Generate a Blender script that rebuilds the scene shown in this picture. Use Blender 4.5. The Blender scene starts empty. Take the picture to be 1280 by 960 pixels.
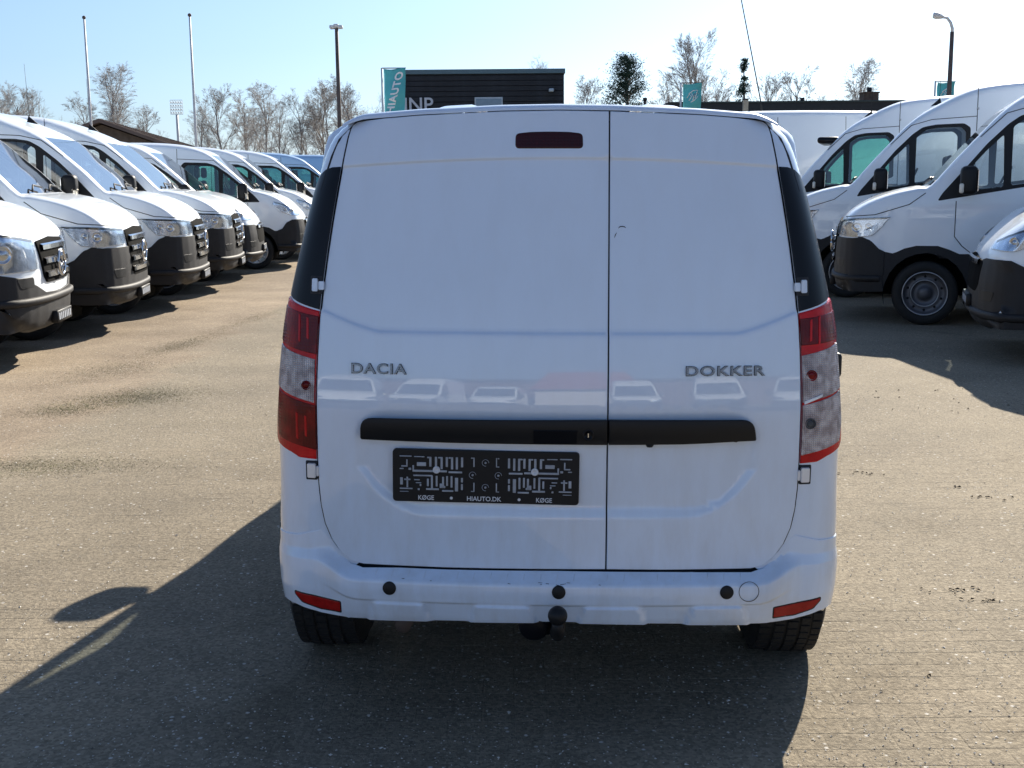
import bpy, bmesh, math, random
import numpy as np
from mathutils import Vector, Matrix, Quaternion
from mathutils.geometry import delaunay_2d_cdt

random.seed(7)
SC = bpy.context.scene
COL = SC.collection
R = math.radians

# ------------------------------------------------------------------ camera
CAM_H = 1.62
FPX = 1500.0
PITCH = math.atan(258 / FPX)
cam_d = bpy.data.cameras.new('camera')
cam = bpy.data.objects.new('camera', cam_d)
COL.objects.link(cam)
cam.location = (0, 0, CAM_H)
ROLL = R(-.5)       # the horizon in the photograph sinks a little to the left
cam.rotation_euler = (Matrix.Rotation(math.pi / 2 - PITCH, 3, 'X') @ Matrix.Rotation(ROLL, 3, 'Z')).to_euler()
cam_d.sensor_width = 36
cam_d.lens = 36 * FPX / 1280
cam_d.clip_start = 0.05
cam_d.clip_end = 3000
SC.camera = cam

# ------------------------------------------------------------------ sky, sun, exposure
SUN_EL, SUN_AZ = R(29.5), R(24.5)
world = bpy.data.worlds.new('World')
SC.world = world
world.use_nodes = True
nt = world.node_tree
bg = nt.nodes['Background']
sky = nt.nodes.new('ShaderNodeTexSky')
sky.sky_type = 'NISHITA'
sky.sun_disc = False
sky.sun_elevation = SUN_EL
sky.sun_rotation = SUN_AZ
sky.altitude = 0
sky.air_density = 1.0
sky.dust_density = 0.9
sky.ozone_density = 1.6
tint = nt.nodes.new('ShaderNodeMix')
tint.data_type = 'RGBA'
tint.blend_type = 'MULTIPLY'
tint.inputs[0].default_value = 1.0
tint.inputs[7].default_value = (.75, .99, 1.34, 1)      # cool white balance, the same over the whole sky
desat = nt.nodes.new('ShaderNodeHueSaturation')
desat.inputs['Saturation'].default_value = .64
nt.links.new(sky.outputs[0], desat.inputs['Color'])
nt.links.new(desat.outputs[0], tint.inputs[6])
nt.links.new(tint.outputs[2], bg.inputs[0])
bg.inputs[1].default_value = 0.05
sun_d = bpy.data.lights.new('sun', 'SUN')
sun_d.energy = 5.0
sun_d.angle = R(0.55)
sun_d.color = (1.0, 0.91, 0.77)
sun = bpy.data.objects.new('sun', sun_d)
COL.objects.link(sun)
sdir = Vector((math.sin(SUN_AZ) * math.cos(SUN_EL), math.cos(SUN_AZ) * math.cos(SUN_EL), math.sin(SUN_EL)))
sun.rotation_euler = sdir.to_track_quat('Z', 'Y').to_euler()
sun.location = (20, 40, 40)
SC.view_settings.view_transform = 'Standard'
SC.view_settings.look = 'None'
SC.view_settings.exposure = 1.14
SC.view_settings.gamma = 1.0
SC.cycles.max_bounces = 8
SC.cycles.transparent_max_bounces = 16


# ------------------------------------------------------------------ materials
def nmat(name):
    m = bpy.data.materials.new(name)
    m.use_nodes = True
    return m, m.node_tree, m.node_tree.nodes['Principled BSDF']


def pm(name, col, rough=.5, metal=0., coat=0., var=.06, scale=6., bump=0., bscale=60., spec=.5, rvar=.05, coatr=.03):
    m, t, b = nmat(name)
    tc = t.nodes.new('ShaderNodeTexCoord')
    n = t.nodes.new('ShaderNodeTexNoise')
    n.inputs['Scale'].default_value = scale
    n.inputs['Detail'].default_value = 6
    t.links.new(tc.outputs['Object'], n.inputs['Vector'])
    r = t.nodes.new('ShaderNodeValToRGB')
    r.color_ramp.elements[0].position = .3
    r.color_ramp.elements[1].position = .7
    r.color_ramp.elements[0].color = (*[max(0, c * (1 - var)) for c in col], 1)
    r.color_ramp.elements[1].color = (*[min(1, c * (1 + var)) for c in col], 1)
    t.links.new(n.outputs['Fac'], r.inputs[0])
    t.links.new(r.outputs[0], b.inputs['Base Color'])
    mr = t.nodes.new('ShaderNodeMapRange')
    mr.inputs['To Min'].default_value = max(0.02, rough - rvar)
    mr.inputs['To Max'].default_value = min(1, rough + rvar)
    t.links.new(n.outputs['Fac'], mr.inputs['Value'])
    t.links.new(mr.outputs[0], b.inputs['Roughness'])
    b.inputs['Metallic'].default_value = metal
    b.inputs['Specular IOR Level'].default_value = spec
    b.inputs['Coat Weight'].default_value = coat
    b.inputs['Coat Roughness'].default_value = coatr
    if bump:
        n2 = t.nodes.new('ShaderNodeTexNoise')
        n2.inputs['Scale'].default_value = bscale
        n2.inputs['Detail'].default_value = 4
        t.links.new(tc.outputs['Object'], n2.inputs['Vector'])
        bp = t.nodes.new('ShaderNodeBump')
        bp.inputs['Strength'].default_value = bump
        bp.inputs['Distance'].default_value = .01
        t.links.new(n2.outputs['Fac'], bp.inputs['Height'])
        t.links.new(bp.outputs[0], b.inputs['Normal'])
    return m


def glass(name, tint, refl=.09, rough=.02, edge=.55):
    m = bpy.data.materials.new(name)
    m.use_nodes = True
    t = m.node_tree
    t.nodes.clear()
    o = t.nodes.new('ShaderNodeOutputMaterial')
    mx = t.nodes.new('ShaderNodeMixShader')
    tr = t.nodes.new('ShaderNodeBsdfTransparent')
    tr.inputs[0].default_value = (*tint, 1)
    gl = t.nodes.new('ShaderNodeBsdfGlossy')
    gl.inputs['Roughness'].default_value = rough
    lw = t.nodes.new('ShaderNodeFresnel')
    ge = t.nodes.new('ShaderNodeNewGeometry')
    io = t.nodes.new('ShaderNodeMath')               # thin pane: the same from both sides
    io.operation = 'MULTIPLY_ADD'
    io.inputs[1].default_value = -.8333
    io.inputs[2].default_value = 1.5
    t.links.new(ge.outputs['Backfacing'], io.inputs[0])
    t.links.new(io.outputs[0], lw.inputs[0])
    mr = t.nodes.new('ShaderNodeMapRange')
    mr.inputs['From Min'].default_value = 0.0
    mr.inputs['From Max'].default_value = 1.0
    mr.inputs['To Min'].default_value = refl
    mr.inputs['To Max'].default_value = 1.0
    n = t.nodes.new('ShaderNodeTexNoise')
    n.inputs['Scale'].default_value = 3
    mm = t.nodes.new('ShaderNodeMath')
    mm.operation = 'MULTIPLY_ADD'
    mm.inputs[1].default_value = .03
    t.links.new(n.outputs['Fac'], mm.inputs[0])
    t.links.new(lw.outputs[0], mr.inputs['Value'])
    t.links.new(mr.outputs[0], mm.inputs[2])
    t.links.new(mm.outputs[0], mx.inputs[0])
    t.links.new(tr.outputs[0], mx.inputs[1])
    t.links.new(gl.outputs[0], mx.inputs[2])
    t.links.new(mx.outputs[0], o.inputs[0])
    return m


M = {}
M['paint'] = pm('white_car_paint', (.67, .77, .91), .36, coat=1.0, var=.02, scale=2, rvar=.06)


def road_film(m):
    t = m.node_tree
    b = t.nodes['Principled BSDF']
    src = b.inputs['Base Color'].links[0].from_socket
    tc = t.nodes.new('ShaderNodeTexCoord')
    mp = t.nodes.new('ShaderNodeMapping')
    mp.inputs['Scale'].default_value = (6, 6, 1.6)
    t.links.new(tc.outputs['Object'], mp.inputs[0])
    n = t.nodes.new('ShaderNodeTexNoise')
    n.inputs['Scale'].default_value = 2.2
    n.inputs['Detail'].default_value = 9
    n.inputs['Roughness'].default_value = .65
    t.links.new(mp.outputs[0], n.inputs['Vector'])
    sp = t.nodes.new('ShaderNodeSeparateXYZ')
    t.links.new(tc.outputs['Object'], sp.inputs[0])
    h = t.nodes.new('ShaderNodeMapRange')            # more dust low down on the body
    h.inputs['From Min'].default_value = 1.0
    h.inputs['From Max'].default_value = .3
    h.inputs['To Min'].default_value = .06
    h.inputs['To Max'].default_value = .30
    t.links.new(sp.outputs[2], h.inputs['Value'])
    r = t.nodes.new('ShaderNodeMapRange')
    r.inputs['From Min'].default_value = .42
    r.inputs['From Max'].default_value = .68
    t.links.new(n.outputs['Fac'], r.inputs['Value'])
    mu = t.nodes.new('ShaderNodeMath')
    mu.operation = 'MULTIPLY'
    t.links.new(r.outputs[0], mu.inputs[0])
    t.links.new(h.outputs[0], mu.inputs[1])
    mx = t.nodes.new('ShaderNodeMix')
    mx.data_type = 'RGBA'
    mx.inputs[7].default_value = (.40, .37, .32, 1)
    t.links.new(mu.outputs[0], mx.inputs[0])
    t.links.new(src, mx.inputs[6])
    t.links.new(mx.outputs[2], b.inputs['Base Color'])
    cr_ = t.nodes.new('ShaderNodeMapRange')
    cr_.inputs['To Min'].default_value = .02
    cr_.inputs['To Max'].default_value = .10
    t.links.new(mu.outputs[0], cr_.inputs['Value'])
    t.links.new(cr_.outputs[0], b.inputs['Coat Roughness'])
    b.inputs['Coat IOR'].default_value = 1.6


road_film(M['paint'])
M['paint2'] = pm('white_van_paint', (.82, .88, .94), .4, coat=.8, var=.03, scale=1.5, rvar=.08)
M['paint_blue'] = pm('pale_blue_van_paint', (.33, .50, .72), .4, coat=.8, var=.03, scale=2)
M['plastic'] = pm('dark_grey_bumper_plastic', (.020, .020, .022), .6, var=.12, scale=12, bump=.08, bscale=300, spec=.3)
M['black'] = pm('black_plastic', (.008, .0085, .010), .5, var=.1, scale=10, spec=.3)
M['gloss_black'] = pm('gloss_black_panel', (.004, .0045, .007), .3, var=.1, scale=5, spec=.25)
M['rubber'] = pm('tyre_rubber', (.014, .014, .014), .8, var=.25, scale=14, bump=.3, bscale=120)
M['under'] = pm('dark_underbody', (.008, .008, .008), .95, var=.2, spec=.05)
M['chrome'] = pm('chrome_trim', (.62, .63, .65), .14, metal=1, var=.03)
M['steel'] = pm('grey_wheel_steel', (.11, .11, .12), .45, metal=.4, var=.15)
M['alloy'] = pm('silver_wheel_cover', (.5, .51, .53), .35, metal=.6, var=.08)
M['interior'] = pm('dark_interior', (.05, .055, .06), .8, var=.2)
M['seat'] = pm('seat_cloth', (.09, .09, .1), .9, var=.3, scale=30)
M['bulkhead'] = pm('pale_bulkhead', (.45, .47, .5), .7, var=.08)
M['glass'] = glass('clear_window_glass', (.80, .86, .86), .05)
M['glass_green'] = glass('green_tinted_glass', (.36, .70, .62), .05)
M['screen_glass'] = glass('windshield_glass', (.60, .66, .70), .55, rough=.05)
M['lamp_glass'] = glass('headlight_lens', (.92, .95, .98), .10)
M['reflector'] = pm('lamp_reflector', (.55, .6, .68), .22, metal=.85, var=.2, scale=18)
M['seam'] = pm('panel_gap', (.02, .022, .028), .8)
M['hinge'] = pm('bright_hinge_metal', (.72, .75, .8), .3, metal=.3, coat=.5)
M['chalk'] = pm('white_lettering', (.62, .64, .68), .6, var=.05)
M['slot'] = pm('plate_holder_slot_grey', (.34, .37, .42), .45, var=.2, scale=30)
M['teal'] = pm('teal_flag_cloth', (.08, .40, .44), .8, var=.12, scale=2)
M['flagwhite'] = pm('white_flag_print', (.75, .76, .78), .8)
M['pole'] = pm('pale_pole', (.60, .61, .62), .5, var=.1)
M['rust'] = pm('brown_steel_pole', (.10, .075, .065), .7, var=.2)
M['bark'] = pm('bare_tree_bark', (.27, .255, .245), .9, var=.4, scale=3)
M['birch'] = pm('pale_birch_bark', (.36, .345, .335), .9, var=.4, scale=4)
M['needles'] = pm('pine_needles', (.028, .06, .035), .85, var=.5, scale=1.5)
M['blackwood'] = pm('black_cladding', (.018, .02, .025), .7, var=.4, scale=3)
M['fascia'] = pm('dark_roof_fascia', (.022, .024, .028), .7, var=.2)
M['beige'] = pm('beige_wall', (.40, .34, .26), .85, var=.1, scale=1.5)
M['brick'] = pm('brown_chimney_brick', (.14, .085, .06), .9, var=.4, scale=5)
M['brownroof'] = pm('brown_sheet_roof', (.17, .13, .11), .9, var=.15, scale=1, spec=.2)
M['redroof'] = pm('red_tile_roof', (.30, .07, .04), .85, var=.3, scale=3)
M['window'] = pm('building_window_glass', (.22, .30, .38), .15, var=.1)
M['trim'] = pm('pale_metal_trim', (.5, .56, .6), .5)
M['concrete'] = pm('concrete_post', (.42, .38, .31), .85, var=.2)


def red_lens(name, col, dark, scale):
    """ribbed, glossy lens plastic"""
    m, t, b = nmat(name)
    tc = t.nodes.new('ShaderNodeTexCoord')
    v = t.nodes.new('ShaderNodeTexNoise')
    v.inputs['Scale'].default_value = scale
    v.inputs['Detail'].default_value = 2
    t.links.new(tc.outputs['Object'], v.inputs['Vector'])
    r = t.nodes.new('ShaderNodeValToRGB')
    r.color_ramp.elements[0].position = .42
    r.color_ramp.elements[0].color = (*dark, 1)
    r.color_ramp.elements[1].position = .6
    r.color_ramp.elements[1].color = (*col, 1)
    t.links.new(v.outputs['Fac'], r.inputs[0])
    t.links.new(r.outputs[0], b.inputs['Base Color'])
    b.inputs['Roughness'].default_value = .2
    b.inputs['Specular IOR Level'].default_value = .3
    w = t.nodes.new('ShaderNodeTexVoronoi')
    w.inputs['Scale'].default_value = 110
    w.inputs['Randomness'].default_value = .15
    t.links.new(tc.outputs['Object'], w.inputs['Vector'])
    bp = t.nodes.new('ShaderNodeBump')
    bp.inputs['Strength'].default_value = .35
    bp.inputs['Distance'].default_value = .002
    t.links.new(w.outputs['Distance'], bp.inputs['Height'])
    t.links.new(bp.outputs[0], b.inputs['Normal'])
    b.inputs['Coat Roughness'].default_value = .03
    return m


M['red'] = red_lens('red_lens', (.62, .010, .014), (.45, .006, .010), 9)
M['darkred'] = red_lens('dark_red_lens', (.24, .003, .006), (.10, .001, .003), 12)
M['deepred'] = red_lens('brake_light_lens', (.06, .002, .004), (.03, .001, .002), 6)
M['badge'] = pm('dark_chrome', (.17, .175, .19), .22, metal=1, var=.1)
M['reflred'] = red_lens('red_reflector', (.36, .01, .008), (.30, .008, .006), 40)


def clear_lens():
    m, t, b = nmat('ribbed_clear_lens')
    tc = t.nodes.new('ShaderNodeTexCoord')
    w = t.nodes.new('ShaderNodeTexWave')
    w.bands_direction = 'Z'
    w.inputs['Scale'].default_value = 55
    w2 = t.nodes.new('ShaderNodeTexWave')
    w2.bands_direction = 'X'
    w2.inputs['Scale'].default_value = 55
    n = t.nodes.new('ShaderNodeTexNoise')
    n.inputs['Scale'].default_value = 38
    n.inputs['Detail'].default_value = 1
    for q in (w, w2, n):
        t.links.new(tc.outputs['Object'], q.inputs['Vector'])
    a = t.nodes.new('ShaderNodeMath')
    a.operation = 'MULTIPLY'
    t.links.new(w.outputs['Fac'], a.inputs[0])
    t.links.new(w2.outputs['Fac'], a.inputs[1])
    r = t.nodes.new('ShaderNodeValToRGB')
    r.color_ramp.elements[0].position = .35
    r.color_ramp.elements[0].color = (.34, .29, .30, 1)
    r.color_ramp.elements[1].position = .7
    r.color_ramp.elements[1].color = (.66, .61, .63, 1)
    t.links.new(n.outputs['Fac'], r.inputs[0])
    t.links.new(r.outputs[0], b.inputs['Base Color'])
    bp = t.nodes.new('ShaderNodeBump')
    bp.inputs['Strength'].default_value = .9
    bp.inputs['Distance'].default_value = .004
    t.links.new(a.outputs[0], bp.inputs['Height'])
    t.links.new(bp.outputs[0], b.inputs['Normal'])
    b.inputs['Roughness'].default_value = .2
    b.inputs['Metallic'].default_value = .2
    b.inputs['Coat Weight'].default_value = .3
    return m


M['clear'] = clear_lens()


def ground_mat(name, paver=False):
    m, t, b = nmat(name)
    N, L = t.nodes, t.links
    geo = N.new('ShaderNodeNewGeometry')
    P = geo.outputs['Position']

    def noise(scale, detail=8, rough=.6, dist=0.):
        n = N.new('ShaderNodeTexNoise')
        n.inputs['Scale'].default_value = scale
        n.inputs['Detail'].default_value = detail
        n.inputs['Roughness'].default_value = rough
        n.inputs['Distortion'].default_value = dist
        L.new(P, n.inputs['Vector'])
        return n.outputs['Fac']

    def ramp(f, p0, c0, p1, c1):
        r = N.new('ShaderNodeValToRGB')
        r.color_ramp.elements[0].position = p0
        r.color_ramp.elements[1].position = p1
        r.color_ramp.elements[0].color = (*c0, 1)
        r.color_ramp.elements[1].color = (*c1, 1)
        L.new(f, r.inputs[0])
        return r.outputs[0]

    def mix(f, a, bb, mode='MIX', fac=None):
        x = N.new('ShaderNodeMix')
        x.data_type = 'RGBA'
        x.blend_type = mode
        if fac is None:
            L.new(f, x.inputs[0])
        else:
            x.inputs[0].default_value = fac
        L.new(a, x.inputs[6])
        L.new(bb, x.inputs[7])
        return x.outputs[2]

    lane = ramp(noise(.9), .3, (.208, .183, .143), .72, (.266, .234, .184))
    side = ramp(noise(1.3), .3, (.215, .175, .134), .68, (.315, .263, .203))
    sep = N.new('ShaderNodeSeparateXYZ')
    L.new(P, sep.inputs[0])
    ed = N.new('ShaderNodeMath')
    ed.operation = 'MULTIPLY_ADD'
    L.new(noise(1.1, 4), ed.inputs[0])
    ed.inputs[1].default_value = 1.1
    L.new(sep.outputs[0], ed.inputs[2])
    lr = N.new('ShaderNodeMapRange')
    lr.inputs['From Min'].default_value = -2.55
    lr.inputs['From Max'].default_value = -2.25
    L.new(ed.outputs[0], lr.inputs['Value'])
    c = mix(lr.outputs[0], side, lane)
    # dust-pale and dirt-dark patches
    c = mix(None, c, ramp(noise(.35, 5), .35, (.80, .79, .78), .65, (1.18, 1.16, 1.11)), 'MULTIPLY', .9)
    c = mix(None, c, ramp(noise(.9, 7, .55, 1.2), .60, (1, 1, 1), .72, (.80, .785, .76)), 'MULTIPLY', .9)
    # aggregate: small chips
    v = N.new('ShaderNodeTexVoronoi')
    v.inputs['Scale'].default_value = 95
    L.new(P, v.inputs['Vector'])
    sc = N.new('ShaderNodeSeparateColor')
    L.new(v.outputs['Color'], sc.inputs[0])
    chips = ramp(sc.outputs[0], .0, (.62, .60, .58), 1., (1.30, 1.28, 1.24))
    c = mix(None, c, chips, 'MULTIPLY', .75)
    v2 = N.new('ShaderNodeTexVoronoi')
    v2.inputs['Scale'].default_value = 42
    L.new(P, v2.inputs['Vector'])
    sc2 = N.new('ShaderNodeSeparateColor')
    L.new(v2.outputs['Color'], sc2.inputs[0])
    whit = ramp(sc2.outputs[1], .93, (0, 0, 0), .95, (1, 1, 1))
    dist = ramp(v2.outputs['Distance'], .18, (1, 1, 1), .34, (0, 0, 0))
    wm = mix(None, whit, dist, 'MULTIPLY', 1.)
    pale = N.new('ShaderNodeRGB')
    pale.outputs[0].default_value = (.52, .50, .46, 1)
    c = mix(wm, c, pale.outputs[0])
    drk = ramp(noise(28, 3, .5), .66, (1, 1, 1), .74, (.5, .47, .44))
    c = mix(None, c, drk, 'MULTIPLY', .6)
    if paver:
        oi = N.new('ShaderNodeObjectInfo')
        c = mix(None, c, ramp(oi.outputs['Random'], 0, (.92, .92, .92), 1, (1.06, 1.05, 1.04)), 'MULTIPLY', 1.)
    L.new(c, b.inputs['Base Color'])
    b.inputs['Roughness'].default_value = .92
    b.inputs['Specular IOR Level'].default_value = .18
    n1 = noise(60, 6, .65)
    n2 = noise(230, 2, .5)
    ad = N.new('ShaderNodeMath')
    ad.operation = 'MULTIPLY_ADD'
    L.new(n2, ad.inputs[0])
    ad.inputs[1].default_value = .5
    L.new(n1, ad.inputs[2])
    ad2 = N.new('ShaderNodeMath')
    ad2.operation = 'MULTIPLY_ADD'
    L.new(sc.outputs[1], ad2.inputs[0])
    ad2.inputs[1].default_value = .35
    L.new(ad.outputs[0], ad2.inputs[2])
    bp = N.new('ShaderNodeBump')
    bp.inputs['Strength'].default_value = .8
    bp.inputs['Distance'].default_value = .006
    L.new(ad2.outputs[0], bp.inputs['Height'])
    L.new(bp.outputs[0], b.inputs['Normal'])
    return m


M['ground'] = ground_mat('worn_gravelly_asphalt')
M['paver'] = ground_mat('worn_concrete_paving', True)


# ------------------------------------------------------------------ object helpers
def link(name, me, parent=None, mats=None):
    o = bpy.data.objects.new(name, me)
    COL.objects.link(o)
    if parent is not None:
        o.parent = parent
    if mats is not None:
        for q in (mats if isinstance(mats, (list, tuple)) else [mats]):
            me.materials.append(q)
    return o


def tag(o, label=None, cat=None, group=None, kind=None):
    for k, v in (('label', label), ('category', cat), ('group', group), ('kind', kind)):
        if v:
            o[k] = v
    return o


def empty(name, loc=(0, 0, 0), rz=0.):
    o = bpy.data.objects.new(name, None)
    o.empty_display_size = .2
    COL.objects.link(o)
    o.location = loc
    o.rotation_euler = (0, 0, rz)
    return o


def bmo(name, bm, mat, parent=None, smooth=True, weld=0):
    if weld:
        bmesh.ops.remove_doubles(bm, verts=bm.verts, dist=weld)
    me = bpy.data.meshes.new(name)
    bm.normal_update()
    bm.to_mesh(me)
    bm.free()
    if smooth:
        me.polygons.foreach_set('use_smooth', [True] * len(me.polygons))
    return link(name, me, parent, mat)


def pyo(name, V, F, mat, parent=None, smooth=False):
    me = bpy.data.meshes.new(name)
    me.from_pydata([tuple(v) for v in V], [], F)
    me.update()
    if smooth:
        me.polygons.foreach_set('use_smooth', [True] * len(me.polygons))
    return link(name, me, parent, mat)


def add_box(bm, lo, hi, bevel=0., seg=1, mtx=None):
    r = bmesh.ops.create_cube(bm, size=1)
    vs = r['verts']
    for v in vs:
        v.co = Vector([lo[i] + (v.co[i] + .5) * (hi[i] - lo[i]) for i in range(3)])
    if bevel:
        es = list({e for v in vs for e in v.link_edges})
        r2 = bmesh.ops.bevel(bm, geom=es, offset=bevel, segments=seg, profile=.5, affect='EDGES', clamp_overlap=True)
        vs = list(set(r2['verts']) | {v for v in vs if v.is_valid})
    if mtx is not None:
        for v in vs:
            v.co = mtx @ v.co
    return vs


def add_tube(bm, pts, rad, n=6, caps=True):
    """rad: number or list"""
    pts = [Vector(p) for p in pts]
    if not isinstance(rad, (list, tuple)):
        rad = [rad] * len(pts)
    rings = []
    up = None
    for i, p in enumerate(pts):
        d = (pts[min(i + 1, len(pts) - 1)] - pts[max(i - 1, 0)]).normalized()
        if up is None:
            up = d.orthogonal().normalized()
        up = (up - d * up.dot(d)).normalized()
        s = d.cross(up)
        rings.append([bm.verts.new(p + (up * math.cos(a) + s * math.sin(a)) * rad[i])
                      for a in [2 * math.pi * k / n for k in range(n)]])
    for a, b in zip(rings, rings[1:]):
        for k in range(n):
            bm.faces.new((a[k], a[(k + 1) % n], b[(k + 1) % n], b[k]))
    if caps and n > 2:
        bm.faces.new(rings[0][::-1])
        bm.faces.new(rings[-1])
    return rings


def add_lathe(bm, prof, n=32, axis='Y', c=(0, 0, 0), closed=False, caps=(1, 1)):
    """prof: (radius, along) pairs; axis Y"""
    rings = []
    for r_, h in prof:
        ring = []
        for k in range(n):
            a = 2 * math.pi * k / n
            if axis == 'Y':
                co = (c[0] + r_ * math.cos(a), c[1] + h, c[2] + r_ * math.sin(a))
            elif axis == 'Z':
                co = (c[0] + r_ * math.cos(a), c[1] + r_ * math.sin(a), c[2] + h)
            else:
                co = (c[0] + h, c[1] + r_ * math.cos(a), c[2] + r_ * math.sin(a))
            ring.append(bm.verts.new(co))
        rings.append(ring)
    prs = list(zip(rings, rings[1:])) + ([(rings[-1], rings[0])] if closed else [])
    for a, b in prs:
        for k in range(n):
            bm.faces.new((a[k], a[(k + 1) % n], b[(k + 1) % n], b[k]))
    if not closed:
        for rg, f, on in ((rings[0], 1, caps[0]), (rings[-1], 0, caps[1])):
            if on:
                bm.faces.new(rg[::-1] if f else rg)


def text_mesh(s, size, extrude, sx=1., font_shear=0., offset=0., spacing=1.):
    cu = bpy.data.curves.new('text', 'FONT')
    cu.body = s
    cu.size = size
    cu.extrude = extrude
    cu.offset = offset
    cu.shear = font_shear
    cu.space_character = spacing
    cu.align_x = 'CENTER'
    cu.align_y = 'CENTER'
    cu.resolution_u = 4
    o = bpy.data.objects.new('text', cu)
    COL.objects.link(o)
    dg = bpy.context.evaluated_depsgraph_get()
    dg.update()
    me = bpy.data.meshes.new_from_object(o.evaluated_get(dg))
    bpy.data.objects.remove(o)
    bpy.data.curves.remove(cu)
    for v in me.vertices:
        v.co.x *= sx
    return me


def pip(pts, poly):
    """vectorised point in polygon; pts (n,2)"""
    x, y = pts[:, 0], pts[:, 1]
    ins = np.zeros(len(pts), bool)
    n = len(poly)
    for i in range(n):
        x1, y1 = poly[i]
        x2, y2 = poly[(i + 1) % n]
        if y1 == y2:
            continue
        c = ((y1 > y) != (y2 > y)) & (x < (x2 - x1) * (y - y1) / (y2 - y1) + x1)
        ins ^= c
    return ins


def densify(poly, step, closed=True):
    out = []
    n = len(poly)
    for i in range(n if closed else n - 1):
        a, b = poly[i], poly[(i + 1) % n]
        d = math.hypot(b[0] - a[0], b[1] - a[1])
        k = max(1, int(math.ceil(d / step)))
        for j in range(k):
            out.append((a[0] + (b[0] - a[0]) * j / k, a[1] + (b[1] - a[1]) * j / k))
    if not closed:
        out.append(tuple(poly[-1]))
    return out


def roundp(poly, r):
    """round the corners of a closed polygon; r a number or a list"""
    out = []
    n = len(poly)
    for i in range(n):
        a, b, c = Vector(poly[i - 1]), Vector(poly[i]), Vector(poly[(i + 1) % n])
        ri = r[i] if isinstance(r, (list, tuple)) else r
        d1, d2 = a - b, c - b
        k = min(ri, d1.length * .48, d2.length * .48)
        if k < 1e-4:
            out.append(tuple(b))
            continue
        p, q = b + d1.normalized() * k, b + d2.normalized() * k
        for j in range(6):
            t = j / 5
            out.append(tuple(p * (1 - t) ** 2 + b * 2 * t * (1 - t) + q * t * t))
    return out


def area2(poly):
    return sum(poly[i][0] * poly[(i + 1) % len(poly)][1] - poly[(i + 1) % len(poly)][0] * poly[i][1] for i in range(len(poly))) / 2


def inset(poly, d):
    """positive d shrinks"""
    s = 1 if area2(poly) > 0 else -1
    out = []
    n = len(poly)
    for i in range(n):
        a, b, c = Vector(poly[i - 1]), Vector(poly[i]), Vector(poly[(i + 1) % n])
        e1, e2 = (b - a).normalized(), (c - b).normalized()
        n1, n2 = Vector((-e1.y, e1.x)) * s, Vector((-e2.y, e2.x)) * s
        m = n1 + n2
        if m.length < 1e-6:
            m = n1
        m.normalize()
        k = d / max(.5, m.dot(n1))
        out.append(tuple(b + m * k))
    return out


def cdt(loops, lines, grid, box, margin=.35):
    """triangulate with closed constraint loops, open lines and an interior grid"""
    V, E = [], []
    for lp in loops:
        i0 = len(V)
        V += [Vector(p) for p in lp]
        E += [(i0 + k, i0 + (k + 1) % len(lp)) for k in range(len(lp))]
    for ln in lines:
        i0 = len(V)
        V += [Vector(p) for p in ln]
        E += [(i0 + k, i0 + k + 1) for k in range(len(ln) - 1)]
    A = np.array([tuple(v) for v in V])
    xs = np.arange(box[0] + grid * .37, box[2], grid)
    zs = np.arange(box[1] + grid * .41, box[3], grid)
    G = np.array([(x, z) for x in xs for z in zs]) if len(xs) and len(zs) else np.zeros((0, 2))
    if len(G):
        keep = np.ones(len(G), bool)
        for k in range(0, len(G), 4000):
            g = G[k:k + 4000]
            d = np.min((g[:, None, 0] - A[None, :, 0]) ** 2 + (g[:, None, 1] - A[None, :, 1]) ** 2, axis=1)
            keep[k:k + 4000] = d > (grid * margin) ** 2
        G = G[keep]
    V += [Vector(g) for g in G]
    r = delaunay_2d_cdt(V, E, [], 0, 1e-6)
    P = np.array([tuple(v) for v in r[0]])
    T = np.array([t for t in r[2]])
    return P, T


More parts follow.
